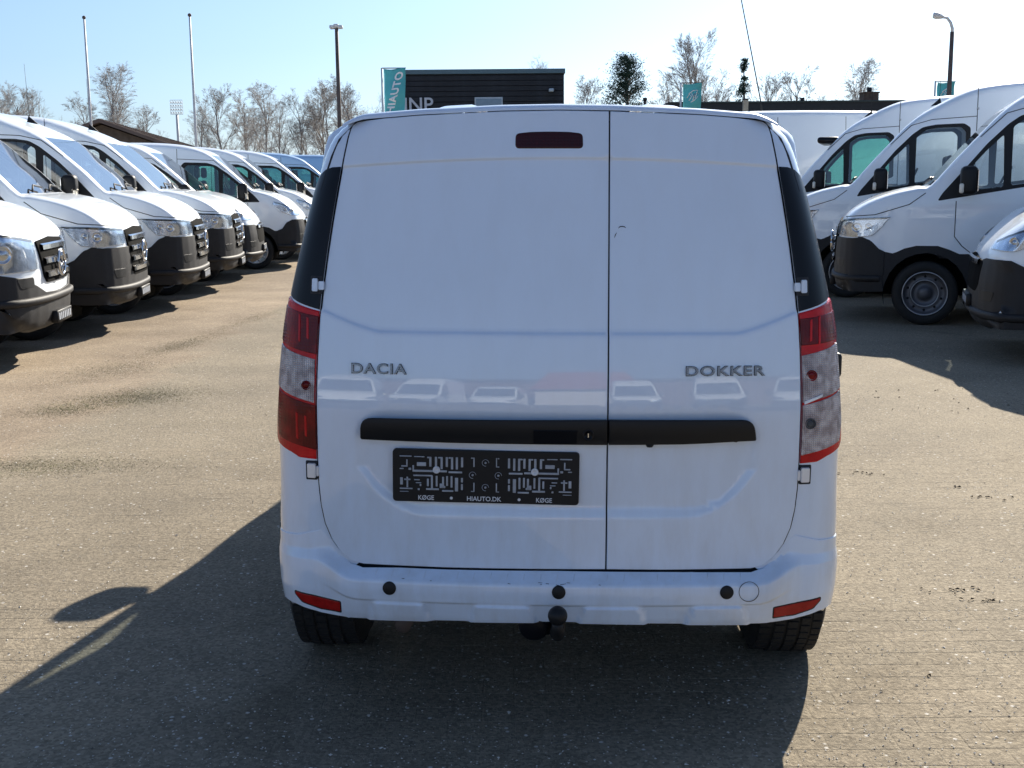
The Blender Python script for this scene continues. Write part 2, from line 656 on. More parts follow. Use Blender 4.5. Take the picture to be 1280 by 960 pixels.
# ------------------------------------------------------------------ ground
def build_ground():
    bm = bmesh.new()
    xs = [-700, -60, -12, -4, 0, 4, 12, 60, 700]
    ys = [-400, -30, 0, 6, 12, 30, 90, 300, 1600]
    g = [[bm.verts.new((x, y, 0)) for x in xs] for y in ys]
    for j in range(len(ys) - 1):
        for i in range(len(xs) - 1):
            bm.faces.new((g[j][i], g[j][i + 1], g[j + 1][i + 1], g[j + 1][i]))
    gr = bmo('ground', bm, M['ground'])
    tag(gr, 'sunlit worn parking ground of tan gravelly asphalt and paving', kind='structure')
    # worn paving blocks: the ones nearest the camera one by one, the rest joined
    rng = random.Random(3)

    def block(V, F, cx, cy, z, tilt):
        hx, hy, bv = .0993 - rng.uniform(0, .0012), .0493 - rng.uniform(0, .0012), .003
        i0 = len(V)
        for (ix, zz) in ((0, -.003), (0, -.0002), (bv, .0008)):
            for sx, sy in ((-1, -1), (1, -1), (1, 1), (-1, 1)):
                x, y = sx * (hx - ix), sy * (hy - ix)
                V.append((cx + x, cy + y, z + zz + tilt[0] * x + tilt[1] * y))
        for a in (0, 4):
            for k in range(4):
                F.append((i0 + a + k, i0 + a + (k + 1) % 4, i0 + a + 4 + (k + 1) % 4, i0 + a + 4 + k))
        F.append((i0 + 8, i0 + 9, i0 + 10, i0 + 11))
    protos = []
    for k in range(4):
        V, F = [], []
        block(V, F, 0, 0, 0, (rng.uniform(-.004, .004), rng.uniform(-.006, .006)))
        me = bpy.data.meshes.new('paving_block')
        me.from_pydata(V, [], F)
        me.materials.append(M['paver'])
        protos.append(me)
    cells = []
    j = 0
    y = 2.95
    while y < 7.2:
        off = .1 if j % 2 else 0.
        lim = (640 / FPX) * (y * .985 + .3) + .25
        x = -2.9 + off
        while x < lim:
            if x > -lim:
                cells.append((x, y))
            x += .2
        y += .1
        j += 1
    V, F = [], []
    for n, (x, y) in enumerate(cells):
        z = .0001 + rng.uniform(-.0003, .0003)
        if n < 296:
            o = link('paving_block', protos[rng.randrange(4)], gr)
            o.location = (x, y, z)
            o.rotation_euler = (0, 0, rng.uniform(-.01, .01) + (math.pi if rng.random() < .5 else 0))
        else:
            block(V, F, x + rng.uniform(-.001, .001), y, z - .0006, (rng.uniform(-.004, .004), rng.uniform(-.005, .005)))
    o = pyo('paving_blocks', V, F, M['paver'], gr)
    tag(o, kind='stuff')
    return gr


GROUND = build_ground()


def build_grit():
    rng = random.Random(11)
    V, F = [], []
    for n in range(14000):
        y = 2.9 + 9 * rng.random() ** 1.6
        lim = .43 * y + .4
        x = rng.uniform(-lim, lim)
        r_ = rng.uniform(.0012, .0052)
        if rng.random() < .02:
            r_ *= 1.8
        a = rng.uniform(0, 6.28)
        i0 = len(V)
        for k in range(3):
            b = a + k * 2.09 + rng.uniform(-.4, .4)
            V.append((x + r_ * math.cos(b), y + r_ * math.sin(b), .003))
        V.append((x + rng.uniform(-.3, .3) * r_, y + rng.uniform(-.3, .3) * r_, .0033 + r_ * rng.uniform(.2, .5)))
        F += [(i0, i0 + 1, i0 + 3), (i0 + 1, i0 + 2, i0 + 3), (i0 + 2, i0, i0 + 3)]
    half = int(len(F) * .95) // 3 * 3
    o = pyo('loose_grit', V, F[:half], pm('pale_grit', (.50, .48, .44), .6, var=.4, scale=30))
    tag(o, 'pale grit chips scattered over the paved lane', 'grit', kind='stuff')
    o = pyo('dark_grit', V, F[half:], pm('dark_grit', (.10, .09, .08), .8, var=.4, scale=30))
    tag(o, 'dark grit chips scattered over the paved lane', 'grit', kind='stuff')
    # dry leaf crumbs
    V, F = [], []
    spots = [(1.87, 6.4, .09, 14), (1.74, 4.52, .06, 10), (1.80, 4.40, .05, 10), (2.4, 5.9, .05, 6), (2.32, 6.1, .04, 4),
             (1.50, 6.0, .03, 3), (2.5, 5.85, .04, 3), (-2.6, 5.9, .03, 3), (-1.7, 8.2, .04, 3), (-1.3, 9.4, .05, 3), (1.35, 3.7, .02, 2),
             (2.75, 8.75, .5, 26), (3.3, 8.2, .3, 10)]
    for cx, cy, sp, n in spots:
        for k in range(n):
            x, y = cx + rng.gauss(0, sp), cy + rng.gauss(0, sp * .35)
            L_, w = rng.uniform(.006, .015), rng.uniform(.003, .007)
            a = rng.uniform(0, 3.14)
            ca, sa = math.cos(a), math.sin(a)
            i0 = len(V)
            for u, v, zz in ((-L_, 0, .004), (0, -w, .006 + rng.random() * .006), (L_, 0, .004), (0, w, .005 + rng.random() * .006)):
                V.append((x + u * ca - v * sa, y + u * sa + v * ca, zz))
            F += [(i0, i0 + 1, i0 + 2), (i0, i0 + 2, i0 + 3)]
    o = pyo('leaf_litter', V, F, pm('dry_brown_leaf', (.035, .025, .018), .9, var=.5, scale=20))
    tag(o, 'dark crumbs of dry leaf in small heaps on the sunlit ground', 'leaf litter', kind='stuff')
    # moss and low grass along the edge of the lane
    V, F = [], []
    segs = [(-2.88, 8.95, .30, .28, 1500), (-3.2, 8.5, .20, .20, 600), (-3.3, 11.9, .14, .6, 800), (-2.75, 6.75, .45, .16, 900),
            (-3.45, 10.4, .30, .35, 500), (-3.05, 14.2, .12, .9, 500), (-3.6, 9.9, .2, .5, 200)]
    for cx, cy, sx, sy, n in segs:
        for k in range(n * 5):
            x, y = rng.gauss(cx, sx * .8), rng.gauss(cy, sy * .8)
            x += (y - cy) * .12
            hh = rng.uniform(.001, .007)
            a = rng.uniform(0, 6.28)
            w = rng.uniform(.001, .003)
            i0 = len(V)
            dx, dy = rng.gauss(0, .010), rng.gauss(0, .010)
            V += [(x - w * math.cos(a), y - w * math.sin(a), .001), (x + w * math.cos(a), y + w * math.sin(a), .001), (x + dx, y + dy, hh)]
            F.append((i0, i0 + 1, i0 + 2))
    o = pyo('grass', V, F, pm('dry_olive_grass', (.11, .105, .045), .9, var=.5, scale=2))
    tag(o, 'low olive moss and dry grass along the left edge of the lane', 'grass', kind='stuff')


build_grit()


def skin(name, outline, fn, mat, parent, grid=.02, bevel=.003, depth=.018, lines=(), step=.012, drop=None, core=None):
    """a panel on a curved surface: rounded edge, skirt and analytic normals"""
    ol = densify(outline, step)
    if area2(ol) < 0:
        ol.reverse()
    inn = inset(ol, bevel)
    bx = (min(p[0] for p in ol), min(p[1] for p in ol), max(p[0] for p in ol), max(p[1] for p in ol))
    lns = []
    for ln in lines:
        pp = densify(ln, step * 1.5, False)
        arr = np.array(pp)
        ok = pip(arr, inset(ol, bevel * 2.5))
        cur = []
        for p_, k in zip(pp, ok):
            if k:
                cur.append(p_)
            elif len(cur) > 1:
                lns.append(cur)
                cur = []
            else:
                cur = []
        if len(cur) > 1:
            lns.append(cur)
    A, T = cdt([ol, inn], lns, grid, bx)
    C = A[T].mean(axis=1)
    T = T[pip(C, ol)]
    n0 = len(ol)

    def flip(nn, p):
        if core is not None:
            return -nn if nn.dot(p - Vector((core, 0, p.z))) < 0 else nn
        return -nn if nn.y > .3 else nn
    e = 1.5e-3
    V, N = [], []
    dro = bevel * .9 if drop is None else drop
    cache = []
    OA = np.array(ol)
    inner_ok = np.ones(len(A), bool)
    near = {}
    for k in range(n0):
        d2 = (A[:, 0] - OA[k, 0]) ** 2 + (A[:, 1] - OA[k, 1]) ** 2
        i = int(np.argmin(d2))
        if d2[i] < 1e-9:
            inner_ok[i] = False
            near[i] = k
    for i, (u, z) in enumerate(A):
        p = fn(u, z)
        du = fn(u + e, z) - fn(u - e, z)
        dz = fn(u, z + e) - fn(u, z - e)
        nn = flip(du.cross(dz).normalized(), p)
        if not inner_ok[i]:
            # outline vertex: bevelled over
            k = near[i]
            a, b = ol[k - 1], ol[(k + 1) % n0]
            t = Vector((b[0] - a[0], b[1] - a[1])).normalized()
            out = du.normalized() * t.y - dz.normalized() * t.x
            cache.append((i, k))
            V.append(p - nn * dro)
            N.append((nn + out * .9).normalized())
        else:
            V.append(p)
            N.append(nn)
    F = []
    for t in T:
        a, b, c = (V[k] for k in t)
        if (b - a).cross(c - a).dot(N[t[0]]) < 0:
            t = t[::-1]
        F.append(tuple(int(k) for k in t))
    # skirt
    idx = {k: i for i, k in cache}
    top, bot = [], []
    for k in range(n0):
        if k not in idx:
            continue
        i = idx[k]
        u, z = ol[k]
        a, b = ol[k - 1], ol[(k + 1) % n0]
        t = Vector((b[0] - a[0], b[1] - a[1])).normalized()
        du = (fn(u + e, z) - fn(u - e, z)).normalized()
        dz = (fn(u, z + e) - fn(u, z - e)).normalized()
        nn = flip(du.cross(dz).normalized(), V[i])
        out = du * t.y - dz * t.x
        top.append(len(V))
        V.append(V[i].copy())
        N.append(out)
        bot.append(len(V))
        V.append(V[i] - nn * depth)
        N.append(out)
    m = len(top)
    for k in range(m):
        a, b, c, d = top[k], top[(k + 1) % m], bot[(k + 1) % m], bot[k]
        if (V[b] - V[a]).cross(V[d] - V[a]).dot(N[a]) < 0:
            F.append((a, d, c, b))
        else:
            F.append((a, b, c, d))
    me = bpy.data.meshes.new(name)
    me.from_pydata([tuple(v) for v in V], [], F)
    me.update()
    me.polygons.foreach_set('use_smooth', [True] * len(me.polygons))
    me.normals_split_custom_set_from_vertices([tuple(n) for n in N])
    return link(name, me, parent, mat)


# ------------------------------------------------------------------ parked vans: generic builder
def cr(p0, p1, p2, p3, t):
    return tuple(.5 * ((2 * b) + (-a + c) * t + (2 * a - 5 * b + 4 * c - d) * t * t + (-a + 3 * b - 3 * c + d) * t ** 3)
                 for a, b, c, d in zip(p0, p1, p2, p3))


def seg_smooth(pts, sub):
    out = []
    n = len(pts)
    for i in range(n - 1):
        p0, p1, p2, p3 = pts[max(i - 1, 0)], pts[i], pts[i + 1], pts[min(i + 2, n - 1)]
        for k in range(sub):
            out.append(cr(p0, p1, p2, p3, k / sub))
    out.append(tuple(pts[-1]))
    return out


class Van:
    """van with its nose at x=0 pointing along +x; s = distance back from the nose = -x"""

    def __init__(self, P):
        self.P = P
        prof = seg_smooth(P['profile'], 3)       # (s, z, rl, rp)
        self.prof = prof
        n = len(prof)
        self.rows = []
        self.ins = []
        K = 6
        for i, (s, z, rl, rp) in enumerate(prof):
            a, b = prof[max(i - 1, 0)], prof[min(i + 1, n - 1)]
            t = Vector((b[0] - a[0], b[1] - a[1])).normalized()
            nin = Vector((t.y, -t.x))
            si, zi = s + nin.x * rp, z + nin.y * rp
            Wd = self.W(si, zi)
            row = []
            for k in range(K + 1):
                ph = math.pi / 2 * k / K
                lat = Wd - rl * (1 - math.cos(ph))
                d = rp * (1 - math.sin(ph))
                row.append((s + nin.x * d, lat, z + nin.y * d))
            c0 = Wd - rl
            for k in range(1, 9):
                row.append((s, c0 * (1 - k / 4), z))
            for k in range(K - 1, -1, -1):
                q = row[k]
                row.append((q[0], -q[1], q[2]))
            self.rows.append(row)
            self.ins.append((si, zi))

    def W(self, s, z):
        P = self.P
        w = P['w']
        w -= P['tumble'] * max(0, (z - P['belt']) / 1.4) ** 1.25
        w -= .07 * max(0, 1 - s / 1.0) ** 2
        w -= .03 * max(0, (.55 - z) / .3) ** 2
        return w

    def pt(self, s, z, side, off=0.):
        return (-s, side * (self.W(s, z) + off), z)

    def table(self):
        n = len(self.rows[0])
        half = n // 2
        last = 0
        for i, r_ in enumerate(self.rows):
            if r_[half][0] < .8:
                last = i
        zs = np.arange(.24, 1.36, .008)
        tab = []
        for z in zs:
            pts = []
            for j in range(half, -1, -1):
                zc = [self.rows[i][j][2] for i in range(last + 1)]
                k = 0
                while k < last - 1 and zc[k + 1] < z:
                    k += 1
                t = min(1, max(0, (z - zc[k]) / max(1e-6, zc[k + 1] - zc[k])))
                a, b = self.rows[k][j], self.rows[k + 1][j]
                pts.append((a[0] + (b[0] - a[0]) * t, a[1] + (b[1] - a[1]) * t))
            s0 = pts[-1][0]
            for s_ in np.arange(s0 + .04, 1.7, .06):
                pts.append((float(s_), self.W(float(s_), float(z))))
            P_ = np.array(pts)
            u = np.concatenate([[0], np.cumsum(np.hypot(*(np.diff(P_, axis=0).T)))])
            uu = np.arange(0, 2.4, .02)
            tab.append(np.stack([np.interp(uu, u, P_[:, 0]), np.interp(uu, u, P_[:, 1])], 1))
        self.tz, self.tab = zs, np.array(tab)

    def nose(self, u, z, off=0.):
        U = abs(u)
        sg = 1 if u >= 0 else -1

        def raw(U, z):
            a = min(max((z - self.tz[0]) / .008, 0), len(self.tz) - 1.001)
            b = min(max(U / .02, 0), self.tab.shape[1] - 1.001)
            i, j = int(a), int(b)
            fa, fb = a - i, b - j
            T = self.tab
            return (T[i, j] * (1 - fb) + T[i, j + 1] * fb) * (1 - fa) + (T[i + 1, j] * (1 - fb) + T[i + 1, j + 1] * fb) * fa
        p = raw(U, z)
        if off:
            d = raw(U + .03, z) - raw(max(U - .03, 0), z)
            n = np.array([d[1], -d[0]])          # (s, lat): outwards is -s at the front
            n = n / (np.hypot(*n) + 1e-9)
            p = p + np.array([-n[0], -n[1]]) * off
        return Vector((-float(p[0]), sg * float(p[1]), z))

    def us(self, s, z):
        """arc length of a side point"""
        i = int(min(max((z - self.tz[0]) / .008, 0), len(self.tz) - 1))
        t = self.tab[i]
        k = int(np.argmax(t[:, 0] >= s)) if (t[:, 0] >= s).any() else len(t) - 1
        if k == 0:
            return 0.
        a, b = t[k - 1, 0], t[k, 0]
        return .02 * (k - 1 + (s - a) / max(b - a, 1e-6))

    def ul(self, lat, z):
        i = int(min(max((z - self.tz[0]) / .008, 0), len(self.tz) - 1))
        return float(np.interp(lat, self.tab[i][:, 1], np.arange(len(self.tab[i])) * .02))

    def poly(self, pts):
        return [((self.us(q[1], q[2]) if q[0] == 's' else self.ul(q[1], q[2])), q[2]) for q in pts]

    def build(self, label, paint, glassm, name='panel_van'):
        P = self.P
        root = empty(name)
        rows, K = self.rows, 6
        # ----- loft faces by region
        reg = {}
        V = [[(-q[0], q[1], q[2]) for q in row] for row in rows]

        def rb(nm):
            if nm not in reg:
                reg[nm] = bmesh.new()
            return reg[nm]
        nr, nc = len(rows), len(rows[0])
        for i in range(nr - 1):
            for j in range(nc - 1):
                cs = (rows[i][j], rows[i + 1][j], rows[i + 1][j + 1], rows[i][j + 1])
                s = sum(c[0] for c in cs) / 4
                lat = abs(sum(c[1] for c in cs) / 4)
                z = sum(c[2] for c in cs) / 4
                centre = K - 1 <= j <= nc - 1 - K
                nm = 'screen' if (P['ws'][0] < s < P['ws'][1] and z > P['ws'][2] and K - .5 <= j <= nc - 1.5 - K + .01) else 'plastic' if z < .40 else 'paint'
                bm = rb(nm)
                f = [bm.verts.new(V[a][b]) for a, b in ((i, j), (i, j + 1), (i + 1, j + 1), (i + 1, j))]
                bm.faces.new(f)
        # ----- sides
        base = list(self.ins)
        zs = P['sill']
        base = [q for q in base]
        x0, x1 = base[0][0], base[-1][0]
        bottom = []
        s = base[-1][0] - .05
        arches = sorted(P['wheels'], reverse=True)
        pts = []
        for wx in arches:
            ra = P['arch']
            pts.append((wx + ra, zs))
            for k in range(0, 13):
                a = math.pi * k / 12
                zz = P['wr'] + ra * math.sin(a) * 1.02
                if k in (0, 12):
                    continue
                pts.append((wx + ra * math.cos(a), zz))
            pts.append((wx - ra, zs))
        base_poly = base + [(x1 - .02, zs)] + pts + [(x0 + .02, zs)]
        base_poly = densify(base_poly, .25)
        # keep exact inset vertices for welding: densify keeps them
        regs = P['side_regions']
        loops = [base_poly]
        rp_ = []
        for nm, poly in regs:
            pl = densify(roundp(poly, P.get('rr', .03)), .12) if nm not in ('plastic',) else densify(poly, .12)
            rp_.append((nm, pl))
            loops.append(pl)
        bx = (min(p[0] for p in base_poly), min(p[1] for p in base_poly), max(p[0] for p in base_poly), max(p[1] for p in base_poly))
        A, T = cdt(loops, [], .16, bx)
        C = A[T].mean(axis=1)
        inside = pip(C, base_poly)
        lab = np.array(['paint'] * len(T), dtype=object)
        for nm, pl in rp_:
            lab[pip(C, pl)] = nm
        for side in (1, -1):
            vc = {}
            for t, ins_, nm in zip(T, inside, lab):
                if not ins_:
                    continue
                key = nm + str(side) if nm[:5] in ('glass', 'frame', 'plast') else nm
                bm = rb(key)
                vs = []
                off = -.012 if nm.startswith('glass') else 0
                for v in t:
                    kk = (key, v)
                    if kk not in vc:
                        vc[kk] = bm.verts.new(self.pt(A[v][0], A[v][1], side, off))
                    vs.append(vc[kk])
                if side > 0:
                    vs.reverse()
                try:
                    bm.faces.new(vs)
                except ValueError:
                    pass
        mats = {'paint': paint, 'plastic': M['plastic'], 'frame': M['black'], 'screen': P.get('screen') or M['screen_glass'],
                'lamp': M['reflector'], 'grille': M['black']}
        nms = {'paint': 'body', 'plastic': 'bumper', 'frame': 'window_frame', 'screen': 'windshield', 'lamp': 'headlight_bowl', 'grille': 'grille'}
        obs = {}
        for key, bm in reg.items():
            if key.startswith('glass'):
                o = bmo('side_window', bm, glassm, root, weld=1e-4)
            else:
                key = key.rstrip('-1')
                o = bmo(nms[key], bm, mats[key], root, weld=2e-4)
            obs[key] = o
        # ----- bumper, grille and lamps as panels on the nose
        self.table()
        fo = lambda off: (lambda u, z: self.nose(u, z, off))
        bp_ = self.poly(P['bumper'])
        full = [(-u, z) for u, z in bp_[::-1]] + bp_
        obs['front'] = skin('front_bumper', full, fo(.016), P.get('bmat', M['plastic']), root, grid=.05, bevel=.005, depth=.02, step=.05, core=-1.6)
        gp = self.poly(P['grille'])
        full = [(-u, z) for u, z in gp[::-1]] + gp
        obs['grille'] = skin('grille', roundp(full, .03), fo(.020), M['under'], root, grid=.05, bevel=.004, depth=.02, step=.04, core=-1.6)
        for side in (1, -1):
            lp = self.poly(P['lamp'])
            lp = [(u * side, z) for u, z in lp]
            hl = skin('headlight', roundp(lp, .02), fo(.012), M['reflector'], root, grid=.03, bevel=.003, depth=.01, step=.025, core=-1.6)
            b4 = bmesh.new()
            for (ls, lz, lr) in P['bulbs']:
                uu = self.us(ls, lz) * side
                c = self.nose(uu, lz, .011)
                nn = (self.nose(uu, lz, .1) - self.nose(uu, lz)).normalized()
                i0 = len(b4.verts)
                add_lathe(b4, [(lr, -.004), (lr, .010), (lr * .88, .012), (lr * .82, .003), (lr * .5, .002), (lr * .42, .008), (.001, .011)], 20, 'Z')
                b4.verts.ensure_lookup_table()
                qt = nn.to_track_quat('Z', 'Y').to_matrix()
                for v in b4.verts[i0:]:
                    v.co = c + qt @ v.co
            bmo('projector', b4, M['chrome'], hl)
            li_ = inset(lp, .022)
            skin('lamp_trim', roundp([(u, z) for u, z in [lp[k] for k in P.get('trim', (0, 1, 2))] + [li_[k] for k in P.get('trim', (0, 1, 2))[::-1]]], .004), fo(.0145), M['black'], hl, grid=.03, bevel=.001, depth=.004, step=.03, core=-1.6)
            skin('lens', roundp(inset(lp, -.003), .02), fo(.026), M['lamp_glass'], hl, grid=.03, bevel=.008, depth=.014, step=.025, core=-1.6)
        # ----- panel gaps
        for side in (1, -1):
            for ln in P['seams']:
                bm = bmesh.new()
                pp = densify(ln, .1, False)
                prev = None
                for k, (s, z) in enumerate(pp):
                    a, b = pp[max(k - 1, 0)], pp[min(k + 1, len(pp) - 1)]
                    t = Vector((b[0] - a[0], b[1] - a[1])).normalized() * .0045
                    q = [bm.verts.new(self.pt(s - t.y, z + t.x, side, .0015)), bm.verts.new(self.pt(s + t.y, z - t.x, side, .0015))]
                    if prev:
                        bm.faces.new((prev[0], prev[1], q[1], q[0]))
                    prev = q
                bmo('panel_gap', bm, M['seam'], root)
        for side in (1, -1):
            hs, hz = P['cab']['back'] - .28, P['belt'] + .06
            q = Vector(self.pt(hs, hz, side))
            bm = bmesh.new()
            add_box(bm, (q.x - .10, min(q.y - .01 * side, q.y + .045 * side), hz - .022), (q.x + .10, max(q.y - .01 * side, q.y + .045 * side), hz + .022), .015, 2)
            bmo('door_handle', bm, M['black'], root)
        # ----- wheels
        for wx in P['wheels']:
            for side in (1, -1):
                wheel(root, (-wx, side * (P['w'] - .13), P['wr']), side, P['wr'], P.get('cover', False))
        # ----- underbody and arch liners
        bm = bmesh.new()
        L_ = x1
        add_box(bm, (-L_ + .3, -.60, .30), (-.35, .60, .62))
        for wx in P['wheels']:
            for side in (1, -1):
                n = 14
                for k in range(n):
                    a0, a1 = math.pi * (k / n * 1.2 - .1), math.pi * ((k + 1) / n * 1.2 - .1)
                    ra = P['arch'] + .01
                    q = [(-wx + ra * math.cos(a), side * yy, P['wr'] + ra * math.sin(a)) for a, yy in
                         ((a0, P['w'] - .02), (a1, P['w'] - .02), (a1, .5), (a0, .5))]
                    bm.faces.new([bm.verts.new(c) for c in q])
        bmo('underbody', bm, M['under'], root, smooth=False)
        # ----- cab
        bm = bmesh.new()
        cb = P['cab']
        add_box(bm, (-cb['dash'][1], -P['w'] + .1, .8), (-cb['dash'][0], P['w'] - .1, cb['dashz']), .05, 2)
        bmo('dashboard', bm, M['interior'], root)
        bm = bmesh.new()
        add_box(bm, (-cb['back'] - .03, -P['w'] + .12, .7), (-cb['back'], P['w'] - .12, P['roofz'] - .35))
        bmo('bulkhead', bm, M['bulkhead'], root, smooth=False)
        for yy in (-.45, .5):
            bm = bmesh.new()
            sx = cb['seat']
            add_box(bm, (-sx - .12, yy - .25, 1.0), (-sx, yy + .25, 1.62), .06, 2)
            add_box(bm, (-sx, yy - .25, .95), (-sx + .48, yy + .25, 1.12), .05, 2)
            add_box(bm, (-sx - .10, yy - .13, 1.66), (-sx - .01, yy + .13, 1.86), .04, 2)
            bmo('seat', bm, M['seat'], root)
        bm = bmesh.new()
        cx, cz = -cb['wheel'][0], cb['wheel'][1]
        pts = []
        for k in range(17):
            a = 2 * math.pi * k / 16
            pts.append((cx - .19 * math.sin(a) * .45, .5 + .2 * math.cos(a), cz + .19 * math.sin(a)))
        add_tube(bm, pts, .015, 6)
        add_tube(bm, [(cx, .5, cz), (cx + .3, .5, cz - .25)], .03, 6)
        bmo('steering_wheel', bm, M['black'], root)
        # ----- mirrors
        for side in (1, -1):
            ms, mz = P['mirror']
            bm = bmesh.new()
            y0 = self.W(ms, mz)
            lo = (-ms - .05, y0 + .06, mz)
            mh = P.get('mirror_h', .30)
            hi = (-ms + .12, y0 + .26, mz + mh)
            vs = add_box(bm, lo, hi, .055, 3)
            add_box(bm, (-ms - .02, y0 - .03, mz + .02), (-ms + .05, y0 + .09, mz + .07), .01)
            for v in bm.verts:
                v.co.y *= side
            mo = bmo('mirror', bm, M['black'], root)
            bm = bmesh.new()
            add_box(bm, (-ms - .056, side * (y0 + .08), mz + .04), (-ms - .05, side * (y0 + .24), mz + mh - .04), 0)
            bmo('mirror_glass', bm, M['chrome'], mo, smooth=False)
            if P.get('mirror_cap'):
                bm = bmesh.new()
                add_box(bm, (-ms + .085, side * (y0 + .2), mz + .02), (-ms + .128, side * (y0 + .266), mz + .12), .012)
                bmo('indicator', bm, pm('indicator_lens', (.8, .75, .65), .3), mo)
        # ----- grille bars / badge / plate
        for zz in P['slats']:
            row = [self.nose(u, zz, .019) for u in np.linspace(-self.ul(P['slatw'], zz), self.ul(P['slatw'], zz), 17)]
            bm = bmesh.new()
            prev = None
            h2 = P.get('slath', .032)
            for q in row:
                rr = [bm.verts.new((q.x + o, q.y, zz + dz)) for o, dz in ((0, h2), (.022, h2 - .012), (.026, -h2 + .012), (0, -h2))]
                if prev:
                    for k in range(4):
                        bm.faces.new((prev[k], prev[(k + 1) % 4], rr[(k + 1) % 4], rr[k]))
                prev = rr
            bmo('slat', bm, M['chrome'], obs['grille'], smooth=False)
        if P.get('star'):
            c = Vector((.055, 0, P['star']))
            bm = bmesh.new()
            add_tube(bm, [(c.x, .115 * math.cos(a), c.z + .115 * math.sin(a)) for a in [2 * math.pi * k / 24 for k in range(25)]], .012, 6)
            for k in range(3):
                a = math.pi / 2 + k * 2 * math.pi / 3
                add_tube(bm, [c, (c.x, .115 * math.cos(a), c.z + .115 * math.sin(a))], [.018, .005], 4)
            bmo('star_badge', bm, M['chrome'], obs.get('grille', root))
        bm = bmesh.new()
        add_box(bm, (-.01, -.26, P['platez'] - .055), (.052, .26, P['platez'] + .055), .006)
        ph = bmo('number_plate_holder', bm, M['black'], root)
        bm = bmesh.new()
        for k in range(7):
            add_box(bm, (.051, -.22 + k * .066, P['platez'] - .03), (.0545, -.185 + k * .066, P['platez'] + .03))
        tag(bmo('holder_print', bm, M['slot'], ph, smooth=False), kind='stuff')
        # bumper lip and fog recess
        bm = bmesh.new()
        prev = None
        for u in np.linspace(-self.us(.5, P['lipz']), self.us(.5, P['lipz']), 33):
            q = self.nose(u, P['lipz'], 0)
            q2 = self.nose(u, P['lipz'], .045)
            rr = [bm.verts.new((c.x, c.y, P['lipz'] + dz)) for c, dz in ((q, .045), (q2, .022), (q2, -.012), (q, -.05))]
            if prev:
                for k in range(4):
                    bm.faces.new((prev[k], prev[(k + 1) % 4], rr[(k + 1) % 4], rr[k]))
            prev = rr
        bmo('bumper_lip', bm, P.get('lipmat', M['plastic']), root)
        for side in (1, -1):
            bm = bmesh.new()
            fz = P['lipz'] + .17
            y0 = .62 * side
            bm.free()
            uf = self.ul(.62, fz) * side
            skin('fog_light_recess', roundp([(uf, fz - .045), (uf + .20 * side, fz - .055), (uf + .24 * side, fz + .04), (uf, fz + .04)], .03), fo(.0185), M['black'], root, grid=.05, bevel=.003, depth=.006, step=.04, core=-1.6)
        # wipers and aerial
        ws, wz = P['wiper']
        for yy in (-.55, .15):
            bm = bmesh.new()
            add_tube(bm, [(-ws + .02, yy, wz + .01), (-ws - .05, yy + .3, wz + .075), (-ws - .02, yy + .55, wz + .05)], .011, 5)
            bmo('wiper', bm, M['black'], root)
        if P.get('fin'):
            bm = bmesh.new()
            fs, fz = P['fin']
            V_ = [(-fs, -.02, fz), (-fs, .02, fz), (-fs - .14, .02, fz + .03), (-fs - .14, -.02, fz + .03), (-fs - .12, 0, fz + .11)]
            vv = [bm.verts.new(v) for v in V_]
            for f in ((0, 1, 4), (1, 2, 4), (2, 3, 4), (3, 0, 4)):
                bm.faces.new([vv[k] for k in f])
            fin = bmo('aerial_base', bm, M['black'], root, smooth=False)
            bm = bmesh.new()
            add_tube(bm, [(-fs - .11, 0, fz + .10), (-fs - .125, 0, fz + .75)], [.004, .002], 4)
            bmo('aerial', bm, M['black'], fin)
        tag(root, label, 'van')
        return root


